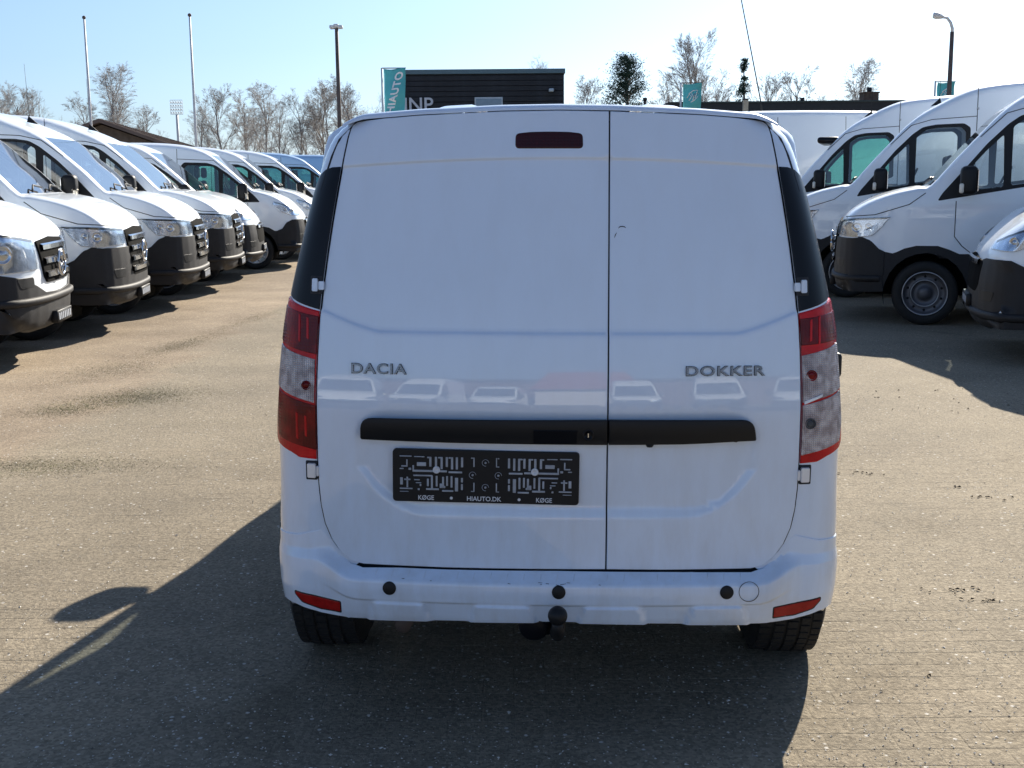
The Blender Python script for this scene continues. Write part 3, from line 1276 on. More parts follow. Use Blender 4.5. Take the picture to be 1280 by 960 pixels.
def wheel(parent, c, side, r_, cover):
    """c: wheel centre, axis along y; parts: tyre, rim"""
    w = .11
    w_ = empty('wheel')
    w_.parent = parent
    w_.location = c
    w_.rotation_euler = (0, 0, 0 if side > 0 else math.pi)
    bm = bmesh.new()
    add_lathe(bm, [(r_ * .68, -w), (r_ * .86, -w * 1.08), (r_ * .965, -w * .92), (r_, -w * .6), (r_, w * .6), (r_ * .965, w * .92), (r_ * .86, w * 1.08), (r_ * .69, w), (r_ * .66, w * .6), (r_ * .66, -w * .6)], 40, closed=True)
    bmo('tyre', bm, M['rubber'], w_)
    bm = bmesh.new()
    q = r_ * .68
    if cover:
        add_lathe(bm, [(q * 1.01, w * .75), (q * 1.01, w * 1.0), (q * .93, w * 1.02), (q * .88, w * .8), (q * .3, w * .7)], 40, caps=(0, 1))
        for k in range(10):
            a = 2 * math.pi * k / 10
            mt = Matrix.Rotation(a, 4, 'Y')
            add_box(bm, (q * .22, w * .72, -q * .055), (q * .96, w * 1.0, q * .055), .006, 1, mt)
        add_lathe(bm, [(q * .3, w * .7), (q * .3, w * 1.02), (q * .2, w * 1.1)], 24)
        rim = bmo('rim', bm, M['alloy'], w_)
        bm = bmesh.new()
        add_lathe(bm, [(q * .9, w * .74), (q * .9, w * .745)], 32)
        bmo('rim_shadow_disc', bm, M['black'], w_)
    else:
        add_lathe(bm, [(q * 1.02, w * .7), (q * 1.02, w * 1.0), (q * .96, w * 1.0), (q * .90, w * .55), (q * .86, w * .35), (q * .68, w * .5), (q * .62, w * .52), (q * .60, w * .3), (q * .3, w * .15), (q * .28, w * .5), (q * .1, w * .55)], 40, caps=(0, 1))
        rim = bmo('rim', bm, M['steel'], w_)
        for rr, hh in ((q * .99, w * 1.01), (q * .61, w * .55)):
            bm = bmesh.new()
            add_tube(bm, [(rr * math.cos(a), hh, rr * math.sin(a)) for a in [2 * math.pi * k / 40 for k in range(41)]], q * .022, 6, False)
            bmo('rim_edge', bm, M['alloy'], w_)
        bm = bmesh.new()
        for k in range(10):
            a = 2 * math.pi * (k + .5) / 10
            add_lathe(bm, [(q * .06, 0), (q * .06, .004)], 8, 'Y', (q * .77 * math.cos(a), w * .43, q * .77 * math.sin(a)))
        tag(bmo('rim_hole', bm, M['black'], w_), kind='stuff')
    return w_


SPRINTER = dict(
    w=1.0, tumble=.15, belt=1.25, sill=.40, wheels=[.97, 4.45], arch=.43, wr=.345, roofz=2.8,
    profile=[(.16, .30, .70, .20), (.05, .34, .80, .24), (.01, .45, .80, .26), (0, .58, .80, .27), (0, .74, .80, .27), (.01, .90, .80, .26),
             (.03, 1.02, .80, .22), (.07, 1.13, .70, .16), (.15, 1.22, .50, .09), (.34, 1.335, .26, .06), (.6, 1.43, .20, .05),
             (.86, 1.485, .14, .05), (.98, 1.50, .10, .04), (1.20, 1.755, .10, .05), (1.43, 2.01, .10, .05), (1.63, 2.23, .11, .055), (1.82, 2.39, .18, .08),
             (2.04, 2.52, .24, .10), (2.30, 2.65, .26, .11), (2.60, 2.74, .26, .12), (3.2, 2.79, .26, .12), (4.4, 2.81, .26, .12), (5.6, 2.80, .26, .12),
             (5.82, 2.72, .2, .10), (5.90, 2.5, .12, .08), (5.93, 1.8, .10, .06), (5.93, 1.0, .10, .06), (5.92, .55, .10, .06), (5.85, .42, .1, .06)],
    ws=(.98, 1.72, 1.49),
    bumper=[('l', 0, .935), ('s', .20, .935), ('s', .30, .945), ('s', .38, .915), ('s', .46, .83), ('s', .535, .795), ('s', .54, .36), ('s', .40, .35), ('l', 0, .35)],
    grille=[('l', 0, .62), ('l', .38, .62), ('l', .45, .70), ('l', .50, 1.11), ('l', 0, 1.135)],
    lamp=[('l', .56, .965), ('l', .54, 1.12), ('s', .30, 1.155), ('s', .585, 1.165), ('s', .50, 1.06), ('s', .40, .965), ('s', .25, .95)], trim=(1, 2, 3),
    side_regions=[
        ('plastic', [(-.1, .28), (-.1, .93), (.12, .94), (.30, .95), (.40, .90), (.50, .80), (.62, .776), (.66, .79), (.74, .83), (.86, .86), (1.08, .86), (1.20, .82), (1.30, .776),
                     (3.9, .776), (4.1, .81), (4.3, .86), (4.6, .86), (4.8, .81), (4.95, .776), (6.2, .776), (6.2, .28)]),
        ('frame', [(1.05, 1.335), (1.10, 1.42), (1.30, 1.66), (1.52, 1.93), (1.72, 2.13), (1.84, 2.215), (2.0, 2.245), (2.34, 2.255), (2.42, 2.20), (2.43, 1.58), (2.30, 1.53), (1.95, 1.485)]),
        ('glass', [(1.36, 1.445), (1.40, 1.72), (1.52, 1.86), (1.68, 2.02), (1.70, 1.48)]),
        ('glassmain', [(1.77, 1.495), (1.77, 2.10), (1.88, 2.18), (2.02, 2.205), (2.30, 2.21), (2.365, 2.15), (2.37, 1.60), (2.25, 1.56), (1.95, 1.52)]),
    ],
    seams=[[(1.24, 1.335), (1.24, .96), (1.32, .86), (1.42, .78)], [(2.49, .80), (2.49, 2.70)], [(1.45, 2.0), (1.7, 2.24), (1.95, 2.31), (2.49, 2.34)],
           [(.12, 1.17), (.42, 1.19), (.77, 1.30), (.93, 1.42)], [(3.65, .8), (3.65, 2.68)], [(4.9, .85), (4.9, 2.68)], [(1.4, .60), (3.9, .60)]],
    bulbs=[(.24, 1.05, .055), (.36, 1.06, .04)],
    mirror=(1.38, 1.40), mirror_cap=True, slats=[.69, .80, .91, 1.02], slatw=.44, star=.86, platez=.42, lipz=.50, wiper=(.97, 1.51), fin=(1.95, 2.52),
    cab=dict(dash=(1.0, 1.62), dashz=1.48, back=2.48, seat=2.15, wheel=(1.72, 1.50)),
)

LOW = dict(SPRINTER)
LOW['profile'] = [(a, b if b < 1.6 else 1.6 + (b - 1.6) * .80, c, d) for a, b, c, d in SPRINTER['profile']]
LOW['side_regions'] = [(n_, [(a, b if b < 1.6 else 1.6 + (b - 1.6) * .82) for a, b in p_]) for n_, p_ in SPRINTER['side_regions']]
LOW['seams'] = [[(a, b if b < 1.6 else 1.6 + (b - 1.6) * .80) for a, b in p_] for p_ in SPRINTER['seams']]
LOW['fin'] = (1.95, 2.335)
LOW['roofz'] = 2.5
OLD = dict(LOW)


OLD.update(
           bumper=[('l', 0, .64), ('l', .40, .66), ('s', .09, .80), ('s', .24, .85), ('s', .45, .79), ('s', .53, .70), ('s', .54, .36), ('s', .40, .35), ('l', 0, .35)],
           grille=[('l', 0, .74), ('l', .34, .74), ('l', .40, .80), ('l', .44, 1.11), ('l', 0, 1.135)],
           lamp=[('l', .52, .87), ('l', .50, 1.12), ('s', .22, 1.19), ('s', .42, 1.19), ('s', .46, 1.06), ('s', .40, .92), ('s', .25, .86)], slats=[.81, .93, 1.05], slatw=.38, star=.9, lipz=.60,
           side_regions=[
               ('plastic', [(.22, .28), (.22, .80), (.50, .80), (.62, .776), (.66, .79), (.74, .83), (.86, .86), (1.08, .86), (1.20, .82), (1.30, .776), (6.2, .776), (6.2, .28)]),
               ] + LOW['side_regions'][1:],
           bulbs=[(.2, 1.02, .08), (.34, 1.0, .07)])


TRANSIT = dict(
    w=.98, tumble=.17, belt=1.15, sill=.36, wheels=[.92, 4.1], arch=.40, wr=.33, roofz=2.3,
    profile=[(.14, .26, .70, .20), (.05, .30, .80, .24), (.01, .40, .80, .26), (0, .56, .80, .27), (0, .70, .80, .27), (.02, .84, .80, .26),
             (.05, .94, .80, .22), (.11, 1.02, .70, .16), (.22, 1.13, .55, .10), (.38, 1.255, .30, .07), (.6, 1.36, .22, .06),
             (.84, 1.42, .14, .05), (.94, 1.45, .10, .04), (1.20, 1.69, .10, .05), (1.45, 1.91, .10, .05), (1.66, 2.07, .11, .055), (1.85, 2.17, .18, .08),
             (2.15, 2.25, .24, .10), (2.6, 2.29, .26, .12), (3.2, 2.30, .26, .12), (4.2, 2.30, .26, .12), (5.1, 2.28, .26, .12),
             (5.32, 2.2, .2, .10), (5.42, 2.0, .12, .08), (5.46, 1.6, .10, .06), (5.46, 1.0, .10, .06), (5.46, .5, .10, .06), (5.4, .38, .1, .06)],
    ws=(.94, 1.68, 1.45),
    bumper=[('l', 0, .88), ('l', .50, .88), ('l', .60, .90), ('s', .24, .90), ('s', .34, .85), ('s', .42, .74), ('s', .515, .70), ('s', .52, .36), ('s', .40, .32), ('l', 0, .315)],
    grille=[('l', 0, .60), ('l', .44, .60), ('l', .54, .66), ('l', .56, .87), ('l', 0, .92)],
    lamp=[('l', .62, .985), ('l', .60, 1.05), ('s', .28, 1.13), ('s', .56, 1.225), ('s', .58, 1.18), ('s', .44, 1.05), ('s', .26, .975)], trim=(1, 2, 3),
    side_regions=[
        ('plastic', [(-.1, .22), (-.1, .90), (.20, .90), (.34, .84), (.42, .72), (.48, .70), (.56, .70), (.66, .76), (.8, .79), (1.04, .79), (1.2, .75), (1.32, .66), (1.36, .55), (6., .55), (6., .22)]),
        ('frame', [(.80, 1.22), (.90, 1.34), (1.12, 1.54), (1.36, 1.74), (1.56, 1.88), (1.72, 1.93), (2.12, 1.94), (2.18, 1.88), (2.18, 1.32), (2.1, 1.26), (1.5, 1.22)]),
        ('glass', [(1.12, 1.30), (1.16, 1.50), (1.30, 1.63), (1.44, 1.745), (1.46, 1.31)]),
        ('glassmain', [(1.52, 1.30), (1.52, 1.79), (1.62, 1.86), (1.75, 1.885), (2.06, 1.89), (2.12, 1.84), (2.12, 1.36), (2.05, 1.31), (1.8, 1.30)]),
    ],
    seams=[[(1.02, 1.21), (1.02, .9), (1.14, .78)], [(2.24, .60), (2.24, 2.18)], [(1.4, 1.80), (1.6, 1.97), (2.24, 2.0)], [(3.3, .6), (3.3, 2.18)], [(4.5, .6), (4.5, 2.18)]],
    bulbs=[(.26, 1.05, .045), (.36, 1.09, .035)],
    mirror=(1.12, 1.26), mirror_cap=True, slats=[.86], slatw=.48, platez=.50, lipz=.42, wiper=(.92, 1.46), cover=True,
    cab=dict(dash=(.95, 1.5), dashz=1.33, back=2.22, seat=1.9, wheel=(1.5, 1.38)),
)


def dup(root, name=None):
    def rec(o, parent):
        c = o.copy()
        COL.objects.link(c)
        c.parent = parent
        for ch in o.children:
            rec(ch, c)
        return c
    return rec(root, None)


def repaint(root, old, new):
    for o in [root] + list(root.children_recursive):
        if o.type == 'MESH' and o.data.materials and o.data.materials[0] == old:
            o.material_slots[0].link = 'OBJECT'
            o.material_slots[0].material = new


def place(o, x, y, rz, label, group, z=0):
    o.location = (x, y, z)
    o.rotation_euler = (0, 0, rz)
    o['label'] = label
    o['group'] = group
    return o


GL, GR_ = 'vans parked nose out along the left of the lane', 'vans parked nose out along the right of the lane'
spr = Van(SPRINTER).build('x', M['paint2'], M['glass'])
old = Van(OLD).build('x', M['paint2'], M['glass'])
tra = Van(TRANSIT).build('x', M['paint2'], M['glass_green'])
low = Van(LOW).build('x', M['paint2'], M['glass'])
sprg = dup(spr)
for o in sprg.children:
    if o.name.startswith('side_window'):
        o.material_slots[0].link = 'OBJECT'
        o.material_slots[0].material = M['glass_green']
w1 = 1.0
TL, TR_ = R(7.0), R(17)
place(old, -4.16, 11.0, TL, 'older white van with large headlight and white grille surround, nearest on the left', GL)
place(low, -4.13, 13.4, TL, 'white van second in the left row, dark bumper, right behind the older van', GL)
place(dup(low), -4.04, 15.8, TL - .01, 'white van third in the left row, two clear side windows visible behind its mirror', GL)
place(dup(low), -4.09, 18.2, TL, 'white van fourth in the left row, upright chrome slats and clear side glass', GL)
place(tra, -4.22, 20.5, TL, 'white van with green side glass and swept-back headlight, fifth in the left row', GL)
place(dup(tra), -3.87, 23.1, TL, 'white van with silver ten-spoke wheel cover showing, sixth in the left row', GL)
place(dup(tra), -3.90, 25.7, TL, 'white van partly hidden by the small van, seventh in the left row', GL)
place(dup(tra), -3.75, 28.5, TL, 'white van near the far end, only its windshield and roof in view', GL)
b1 = dup(tra)
repaint(b1, M['paint2'], M['paint_blue'])
place(b1, -3.6, 31.6, TL, 'pale blue van seen between white vans at the far end of the left row', GL)
b2 = dup(tra)
repaint(b2, M['paint2'], M['paint_blue'])
place(b2, -2.75, 35.2, TL, 'pale blue van last in the left row, beside the small van roof pillar', GL)
PI = math.pi
place(dup(tra), 4.22, 11.0, PI - TR_, 'white van with black bumper cut off by the right picture edge, nearest on the right', GR_)
place(spr, 3.83, 14.17, PI - TR_, 'white high-roof van on the right with steel front wheel showing, black bumper', GR_)
place(dup(spr), 3.83, 17.2, PI - TR_, 'white high-roof van on the right behind the one with the steel wheel, clear side window', GR_)
visor = place(sprg, 3.80, 20.2, PI - TR_, 'white high-roof van with dark sun visor and green glass on the right', GR_)
bm = bmesh.new()
add_box(bm, (-1.62, -.86, 2.10), (-1.28, .86, 2.20), .04, 2, None)
bmo('sun_visor', bm, M['gloss_black'], visor)
boxv = place(dup(spr), 9.9, 22.4 + w1, -.04, 'long white high-roof van parked tail out showing a blank side, far right row', GR_)
bm = bmesh.new()
add_tube(bm, [(-5.05, 0, 2.80), (-5.08, 0, 3.0), (-5.72, 0, 5.9)], [.02, .013, .008], 5)
bmo('whip_aerial', bm, M['black'], boxv)


# vans standing behind the camera (they show in the paint of the small van)
GB = 'vans parked behind the camera'
where = ['at the far left end', 'second from the left', 'third from the left', 'left of the red-roofed house', 'right of the red-roofed house', 'third from the right', 'second from the right', 'at the far right end']
for k, (x, y, rz) in enumerate([(-6.3, -8.5, 1.15), (-9.0, -12.5, 1.4), (-6.2, -14, 1.57), (-3.2, -15, 1.57), (2.6, -15.5, 1.57), (5.4, -13.5, 1.75), (6.6, -9, 2.0), (10.5, -11.5, 1.8)]):
    place(dup(spr if k % 3 else tra), x, y, rz, 'white van behind the camera facing the lot, ' + where[k], GB)
added_hall = empty('added_hall', (0, -44, 0))  # unseen hall, added for a dark band in the paint and slightly less sky light
tag(added_hall, 'long dark brick hall added unseen behind the camera as a dark band in reflections', 'building')
bm = bmesh.new()
add_box(bm, (-46, -10, 0), (46, 0, 4.6))
bmo('wall', bm, M['brick'], added_hall, smooth=False)
bm = bmesh.new()
add_box(bm, (-46.3, -10.3, 4.603), (46.3, .3, 5.0), .02)
bmo('roof', bm, M['fascia'], added_hall, smooth=False)


# ------------------------------------------------------------------ the small white van seen from behind
VX, VY, VA = .126, 3.31, -R(2.18)
# half width against height, from the silhouette
WT = [(.20, .80), (.40, .822), (.588, .831), (.631, .831), (.702, .8275), (.791, .8262), (.859, .8272), (.91, .8247), (1.013, .8167), (1.074, .8116), (1.113, .8077),
      (1.181, .8012), (1.246, .7915), (1.281, .785), (1.325, .777), (1.39, .7625), (1.462, .7465), (1.497, .738), (1.569, .7205), (1.618, .7065),
      (1.65, .697), (1.685, .686), (1.723, .6698), (1.753, .6466), (1.779, .6114), (1.80, .57)]
WZ, WX = np.array([a for a, b in WT]), np.array([b for a, b in WT])
_zz = np.arange(.2, 1.80, .01)
_ww = np.interp(_zz, WZ, WX)
_k = np.array([.25, .5, .25])
for _ in range(2):
    _ww[1:-1] = np.convolve(_ww, _k, 'valid')
RC = .105
BOW = .10


def hw(z):
    return float(np.interp(z, _zz, _ww))


def lean(z):
    return .17 * max(0, (z - .95) / .88) ** 1.35


def sst(a, b, x):
    t = min(1, max(0, (x - a) / (b - a)))
    return t * t * (3 - 2 * t)


def crease1(x):        # top ledge line
    return 1.6695 - .062 * x * x


def crease2(x):        # waist line, rising to the corners
    a = abs(x)
    return 1.1845 + (.058 * ((a - .50) / .17) ** 1.3 if a > .50 else 0)


def sdbox(x, z, cx, cz, hx, hz, r_):
    qx, qz = abs(x - cx) - hx + r_, abs(z - cz) - hz + r_
    return math.hypot(max(qx, 0), max(qz, 0)) + min(max(qx, qz), 0) - r_


def door_relief(x, z):
    d = 0.
    d += .006 * (1 - sst(-.005, .005, z - crease1(x)))          # blank panel set back under the top ledge
    c2 = crease2(x)
    d -= .010 * (1 - sst(-.006, .006, z - c2))                   # lower door stands proud
    # recess round the grab strip and number plate
    k = max(0, (.80 - z)) * .75
    s = sdbox(x, z, -.003, .812, .578 - k, .156, .10)
    d += .011 * (1 - sst(-.040, .004, s))
    return d


def rear(u, z, relief=None, off=0.):
    """point on the rear skin; u = arc length across from the centre line"""
    U = abs(u)
    sg = 1 if u >= 0 else -1
    a = hw(z) - RC
    thm = 1.45
    if U <= a:
        x, y, th = U, 0., 0.
    else:
        th = (U - a) / RC
        if th <= thm:
            x, y = a + RC * math.sin(th), RC * (1 - math.cos(th))
        else:
            e = (th - thm) * RC
            x, y = a + RC * math.sin(thm) + e * math.cos(thm), RC * (1 - math.cos(thm)) + e * math.sin(thm)
            th = thm
    y += lean(z) + BOW * x * x
    nx, ny = math.sin(th), -math.cos(th)
    if relief:
        y += relief(sg * x, z) * math.cos(th)
    x += nx * off
    y += ny * off
    return Vector((sg * x, y, z))


def bump_z(x):          # height of the bumper's upper ledge edge
    a = abs(x)
    return .4795 + sst(.56, .70, a) * .010


BP = [(-.30, -.02), (-.145, -.030), (-.115, -.045), (-.085, -.054), (-.06, -.060), (-.03, -.064), (-.006, -.062), (.0, -.058), (.006, -.046), (.022, -.012), (.035, .004), (.13, .006)]
BPz, BPy = [a for a, b in BP], [b for a, b in BP]
LUGS = [(-.452, .075), (-.152, .082), (.160, .082), (.462, .075)]


def bumper_pt(u, z, off=0.):
    U = abs(u)
    x_ = min(U, .72)
    zl = bump_z(x_) + sst(.58, .70, U) * .028
    corner = sst(.60, .72, U)
    q = rear(u, z)
    pr = float(np.interp(z - zl, BPz, BPy))
    pc = float(np.interp(z - zl, [-.3, -.13, -.09, -.03, 0, .03, .10], [.0, -.018, -.024, -.024, -.020, -.008, -.002]))
    # below the crease the lower panel sits back, with raised lugs
    lower = .007 * (1 - sst(-.068, -.058, z - zl)) * (1 - corner)
    for lx, lh in LUGS:
        xx = abs((q.x) - lx) + max(0, (.415 - z)) * -.35
        lower -= .012 * (1 - sst(lh - .012, lh, xx)) * (1 - sst(.408, .419, z))
    p = (pr + lower) * (1 - corner) + pc * corner
    a = hw(z) - RC
    th = min(1.45, max(0, (U - a) / RC))
    sg = 1 if u >= 0 else -1
    q.x += -sg * p * math.sin(th) * .45
    q.y += p * (math.cos(th) * .85 + .15)
    q.x += sg * math.sin(th) * off
    q.y -= math.cos(th) * off
    return q


def mir(pts):
    return [(-u, z) for u, z in pts][::-1]


DK = empty('small_van', (VX, VY, .004), VA)
tag(DK, 'small white windowless van seen squarely from behind with black number plate holder', 'van')
PT = M['paint']

# door edge, left, top to bottom
DE = [(-.6017, 1.7732), (-.6085, 1.715), (-.6165, 1.6676), (-.6215, 1.6336), (-.6290, 1.5861), (-.6425, 1.5003), (-.6552, 1.4124), (-.6625, 1.3538),
      (-.6692, 1.3041), (-.6745, 1.25), (-.6785, 1.2183), (-.6830, 1.1391), (-.6862, 1.06), (-.6884, .98), (-.6890, .8906), (-.6890, .8173), (-.6878, .745), (-.6825, .679),
      (-.6722, .6241), (-.6525, .5753), (-.626, .5375), (-.595, .5130), (-.5606, .5062)]
TOP = [(-.585, 1.7765), (-.5428, 1.7805), (-.3952, 1.7915), (-.1664, 1.8015), (0, 1.804), (.1664, 1.8015), (.3952, 1.7915), (.5428, 1.7805), (.585, 1.7765)]
SPL = .1435
G = .0022


def ztop(x):
    return float(np.interp(x, [p[0] for p in TOP], [p[1] for p in TOP]))


def shell():
    # ---- inner cap behind the doors (dark jamb) and white corner strips
    W_ = [(u - .004, z) for u, z in DE]
    end = 1.15

    def strip(sgn):
        # grid strip from the door edge round the corner and down the side
        zs_ = list(np.linspace(.44, 1.779, 60))
        V, F, N = [], [], []
        cols = [0, .008, .02, .035, .05, .07, .09, .11, .13, .15, .17, .2, .25, .35, .5]
        dz_ = [p[1] for p in DE][::-1]
        du_ = [-p[0] for p in DE][::-1]
        e = 1e-3
        for z in zs_:
            if z < .5062:
                u0 = .60
            else:
                u0 = float(np.interp(z, dz_, du_)) + .0035
            for c in cols:
                u = (u0 + c) * sgn
                p = rear(u, z)
                if c == 0:
                    p.y += .0035
                du = rear(u + e, z) - rear(u - e, z)
                dd = rear(u, z + e) - rear(u, max(z - e, .2))
                nn = du.cross(dd).normalized()
                if nn.dot(Vector((sgn * .7, -.7, 0))) < 0:
                    nn = -nn
                V.append(p)
                N.append(nn)
        nc = len(cols)
        for j in range(len(zs_) - 1):
            for i in range(nc - 1):
                a, b, c, d = j * nc + i, j * nc + i + 1, (j + 1) * nc + i + 1, (j + 1) * nc + i
                F.append((a, b, c, d) if sgn > 0 else (a, d, c, b))
        me = bpy.data.meshes.new('rear_corner')
        me.from_pydata([tuple(v) for v in V], [], F)
        me.update()
        me.polygons.foreach_set('use_smooth', [True] * len(me.polygons))
        me.normals_split_custom_set_from_vertices([tuple(n) for n in N])
        link('rear_corner', me, DK, PT)
    strip(1)
    strip(-1)
    # jamb: dark cap set back
    bm = bmesh.new()
    zs_ = np.linspace(.36, 1.775, 30)
    prev = None
    for z in zs_:
        u0 = min(hw(z) - .03, .69)
        row = [bm.verts.new((x, lean(z) + BOW * x * x + .026, z)) for x in np.linspace(-u0, u0, 13)]
        if prev:
            for k in range(12):
                bm.faces.new((prev[k], prev[k + 1], row[k + 1], row[k]))
        prev = row
    bmo('door_jamb', bm, M['seam'], DK)


shell()

# ---- doors
cl = []
for off in (-.016, -.006, 0, .006, .016):
    cl.append([(x, crease1(x) + off) for x in np.linspace(-.66, .66, 60)])
    cl.append([(x, crease2(x) + off) for x in np.linspace(-.69, .69, 60)])
for k_ in (-.034, -.022, -.010, .0):
    lp = []
    for z in np.linspace(.658, .966, 40):
        k2 = max(0, (.80 - z)) * .75
        lp.append((.578 - k2 + k_, z))
    cl.append(lp)
    cl.append([(-x - .006, z) for x, z in lp])
    cl.append([(x, .968 + k_) for x in np.linspace(-.5, .5, 40)])
    cl.append([(x, .656 - k_) for x in np.linspace(-.42, .42, 40)])
relief = door_relief
left_outline = [(SPL - G, 1.8015)] + [p for p in TOP[::-1] if p[0] < SPL - .05] + DE[:-1] + [(-.5606, .5062), (-.3118, .5050), (0, .5072), (SPL - G, .5080)]
right_outline = [(SPL + G, 1.8015)] + [p for p in TOP if p[0] > SPL + .05] + [(-u, z) for u, z in DE[:-1]] + [(.5606, .5062), (.3118, .5060), (SPL + G, .5080)]
rf = lambda u, z: rear(u, z, relief)
ld = skin('rear_door', left_outline, rf, PT, DK, grid=.017, lines=cl)
rd = skin('rear_door', right_outline, rf, PT, DK, grid=.017, lines=cl)
ld['label'] = 'wider left rear door with brake light'
rd['label'] = 'narrower right rear door with small scratch'

# high brake light
bl = roundp([(-.1223, 1.6979), (-.1215, 1.7395), (-.08, 1.7440), (-.025, 1.7450), (.03, 1.7440), (.068, 1.7395), (.0695, 1.6978)], .012)
f3 = lambda u, z: rear(u, z, relief, .004)
skin('brake_light', bl, f3, M['deepred'], ld, grid=.02, bevel=.004, depth=.008)

# scratch on the right door
for pts in ([(.1582, 1.4497), (.1610, 1.457), (.1648, 1.4640)], [(.1690, 1.4755), (.1735, 1.4800), (.1800, 1.4810), (.1870, 1.4795), (.1905, 1.4770)]):
    bm = bmesh.new()
    add_tube(bm, [rear(u, z, relief, .0004) for u, z in pts], [.0005] + [.0016] * (len(pts) - 2) + [.0005], 4)
    bmo('scratch', bm, M['seam'], rd)

# ---- grab strip
HZ0, HZ1 = .8815, .9500


def handle_fn(u, z):
    p = rear(u, z, None, 0)
    t = (z - HZ0) / (HZ1 - HZ0)
    p.y -= .018 + .016 * math.sin(min(max(t, 0), 1) * math.pi * .62 + .2)
    return p


hl_out = roundp([(SPL - G - .0005, HZ1), (-.555, HZ1 - .003), (-.560, HZ0 - .001), (-.30, HZ0 - .004), (SPL - G - .0005, HZ0 - .005)], [.002, .075, .006, .01, .002])
hr_out = roundp([(SPL + G + .0005, HZ1), (.551, HZ1 - .001), (.562, HZ0 + .003), (.35, HZ0 - .004), (SPL + G + .0005, HZ0 - .005)], [.002, .075, .006, .01, .002])
hs = skin('grab_strip', hl_out, handle_fn, M['black'], ld, grid=.016, bevel=.004, depth=.04)
skin('grab_strip', hr_out, handle_fn, M['black'], rd, grid=.016, bevel=.004, depth=.04)


def surf_box(bm, u0, u1, z0, z1, off, th, fn):
    a = [fn(u, z) for u, z in ((u0, z0), (u1, z0), (u1, z1), (u0, z1))]
    f = [bm.verts.new(p + Vector((0, -off - th, 0))) for p in a]
    b = [bm.verts.new(p + Vector((0, -off, 0))) for p in a]
    bm.faces.new(f)
    for k in range(4):
        bm.faces.new((f[k], b[k], b[(k + 1) % 4], f[(k + 1) % 4]))


bm = bmesh.new()
surf_box(bm, -.066, .058, .880, .921, .0005, .003, handle_fn)
bmesh.ops.bevel(bm, geom=[e for e in bm.edges], offset=.0015, segments=1, affect='EDGES')
bmo('door_release', bm, M['gloss_black'], hs, smooth=False)
bm = bmesh.new()
c_ = handle_fn(.088, .908)
add_lathe(bm, [(.016, 0), (.016, -.004), (.012, -.005), (.011, -.002)], 24, 'Y', tuple(c_ + Vector((0, 0, 0))))
lk = bmo('lock', bm, M['gloss_black'], hs)
bm = bmesh.new()
add_box(bm, (c_.x - .0012, c_.y - .0075, c_.z - .006), (c_.x + .0012, c_.y - .002, c_.z + .006))
bmo('key_slot', bm, M['chrome'], lk, smooth=False)
bm = bmesh.new()
add_tube(bm, [rear(.262, .876, relief, .012) , rear(.262, .868, relief, .012)], [.013, .008], 10)
bmo('drain_plug', bm, M['black'], rd)

# ---- badges in letters that stand proud of the paint


def badge(text, uc, zc, w, h, parent, off=.010, mat='badge', p0=.0018, p1=.0068, nm='badge'):
    me = text_mesh(text, 1, .11, offset=off, spacing=1.10)
    xs = [v.co.x for v in me.vertices]
    ys = [v.co.y for v in me.vertices]
    sx, sy = w / (max(xs) - min(xs)), h / (max(ys) - min(ys))
    cx, cy = (max(xs) + min(xs)) / 2, (max(ys) + min(ys)) / 2
    for v in me.vertices:
        u, z = uc + (v.co.x - cx) * sx, zc + (v.co.y - cy) * sy
        p = rear(u, z, relief)
        p.y -= p0 if v.co.z < 0 else p1
        v.co = p
    me.name = nm
    o = link(nm, me, parent, M[mat])
    if nm != 'badge':
        return o
    b = o.modifiers.new('b', 'BEVEL')
    b.width = .0012
    b.segments = 2
    b.limit_method = 'ANGLE'
    return o


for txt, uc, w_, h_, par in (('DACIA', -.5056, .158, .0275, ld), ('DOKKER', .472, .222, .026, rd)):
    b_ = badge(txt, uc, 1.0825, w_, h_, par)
    badge(txt, uc + .0004, 1.0818, w_ + .003, h_ + .003, b_, .028, 'black', .0005, .0016, 'badge_edge_reflection')  # darker letters underneath imitate the dark reflections along the chrome edges

# ---- number plate holder
pl_c = Vector((-.2015, 0, .7765))
PW, PH = .532, .153


def plate_fn(u, z):
    return Vector((u, -.003 + .0, z))


ang = R(-.55)
ph = skin('number_plate_holder', roundp([(-PW / 2, -PH / 2), (PW / 2, -PH / 2), (PW / 2, PH / 2), (-PW / 2, PH / 2)], .012), lambda u, z: Vector((u, 0, z)), M['black'], DK, grid=.05, bevel=.003, depth=.012)
ph.location = (pl_c.x, rear(-.2, .78, relief).y - .012, pl_c.z)
ph.rotation_euler = (R(0), ang * -1, R(-1.1))


def pb(bm, x0, z0, x1, z1, th=.0016, y=-.0002, r_=.0012):
    add_box(bm, (min(x0, x1), y - th, min(z0, z1)), (max(x0, x1), y, max(z0, z1)), r_)


# the clip pattern, left half, in units of the holder (pixels of a 232 x 69 picture)
def PXc(px, py):
    return (px - 116) * PW / 232, (34.5 - py) * PH / 69


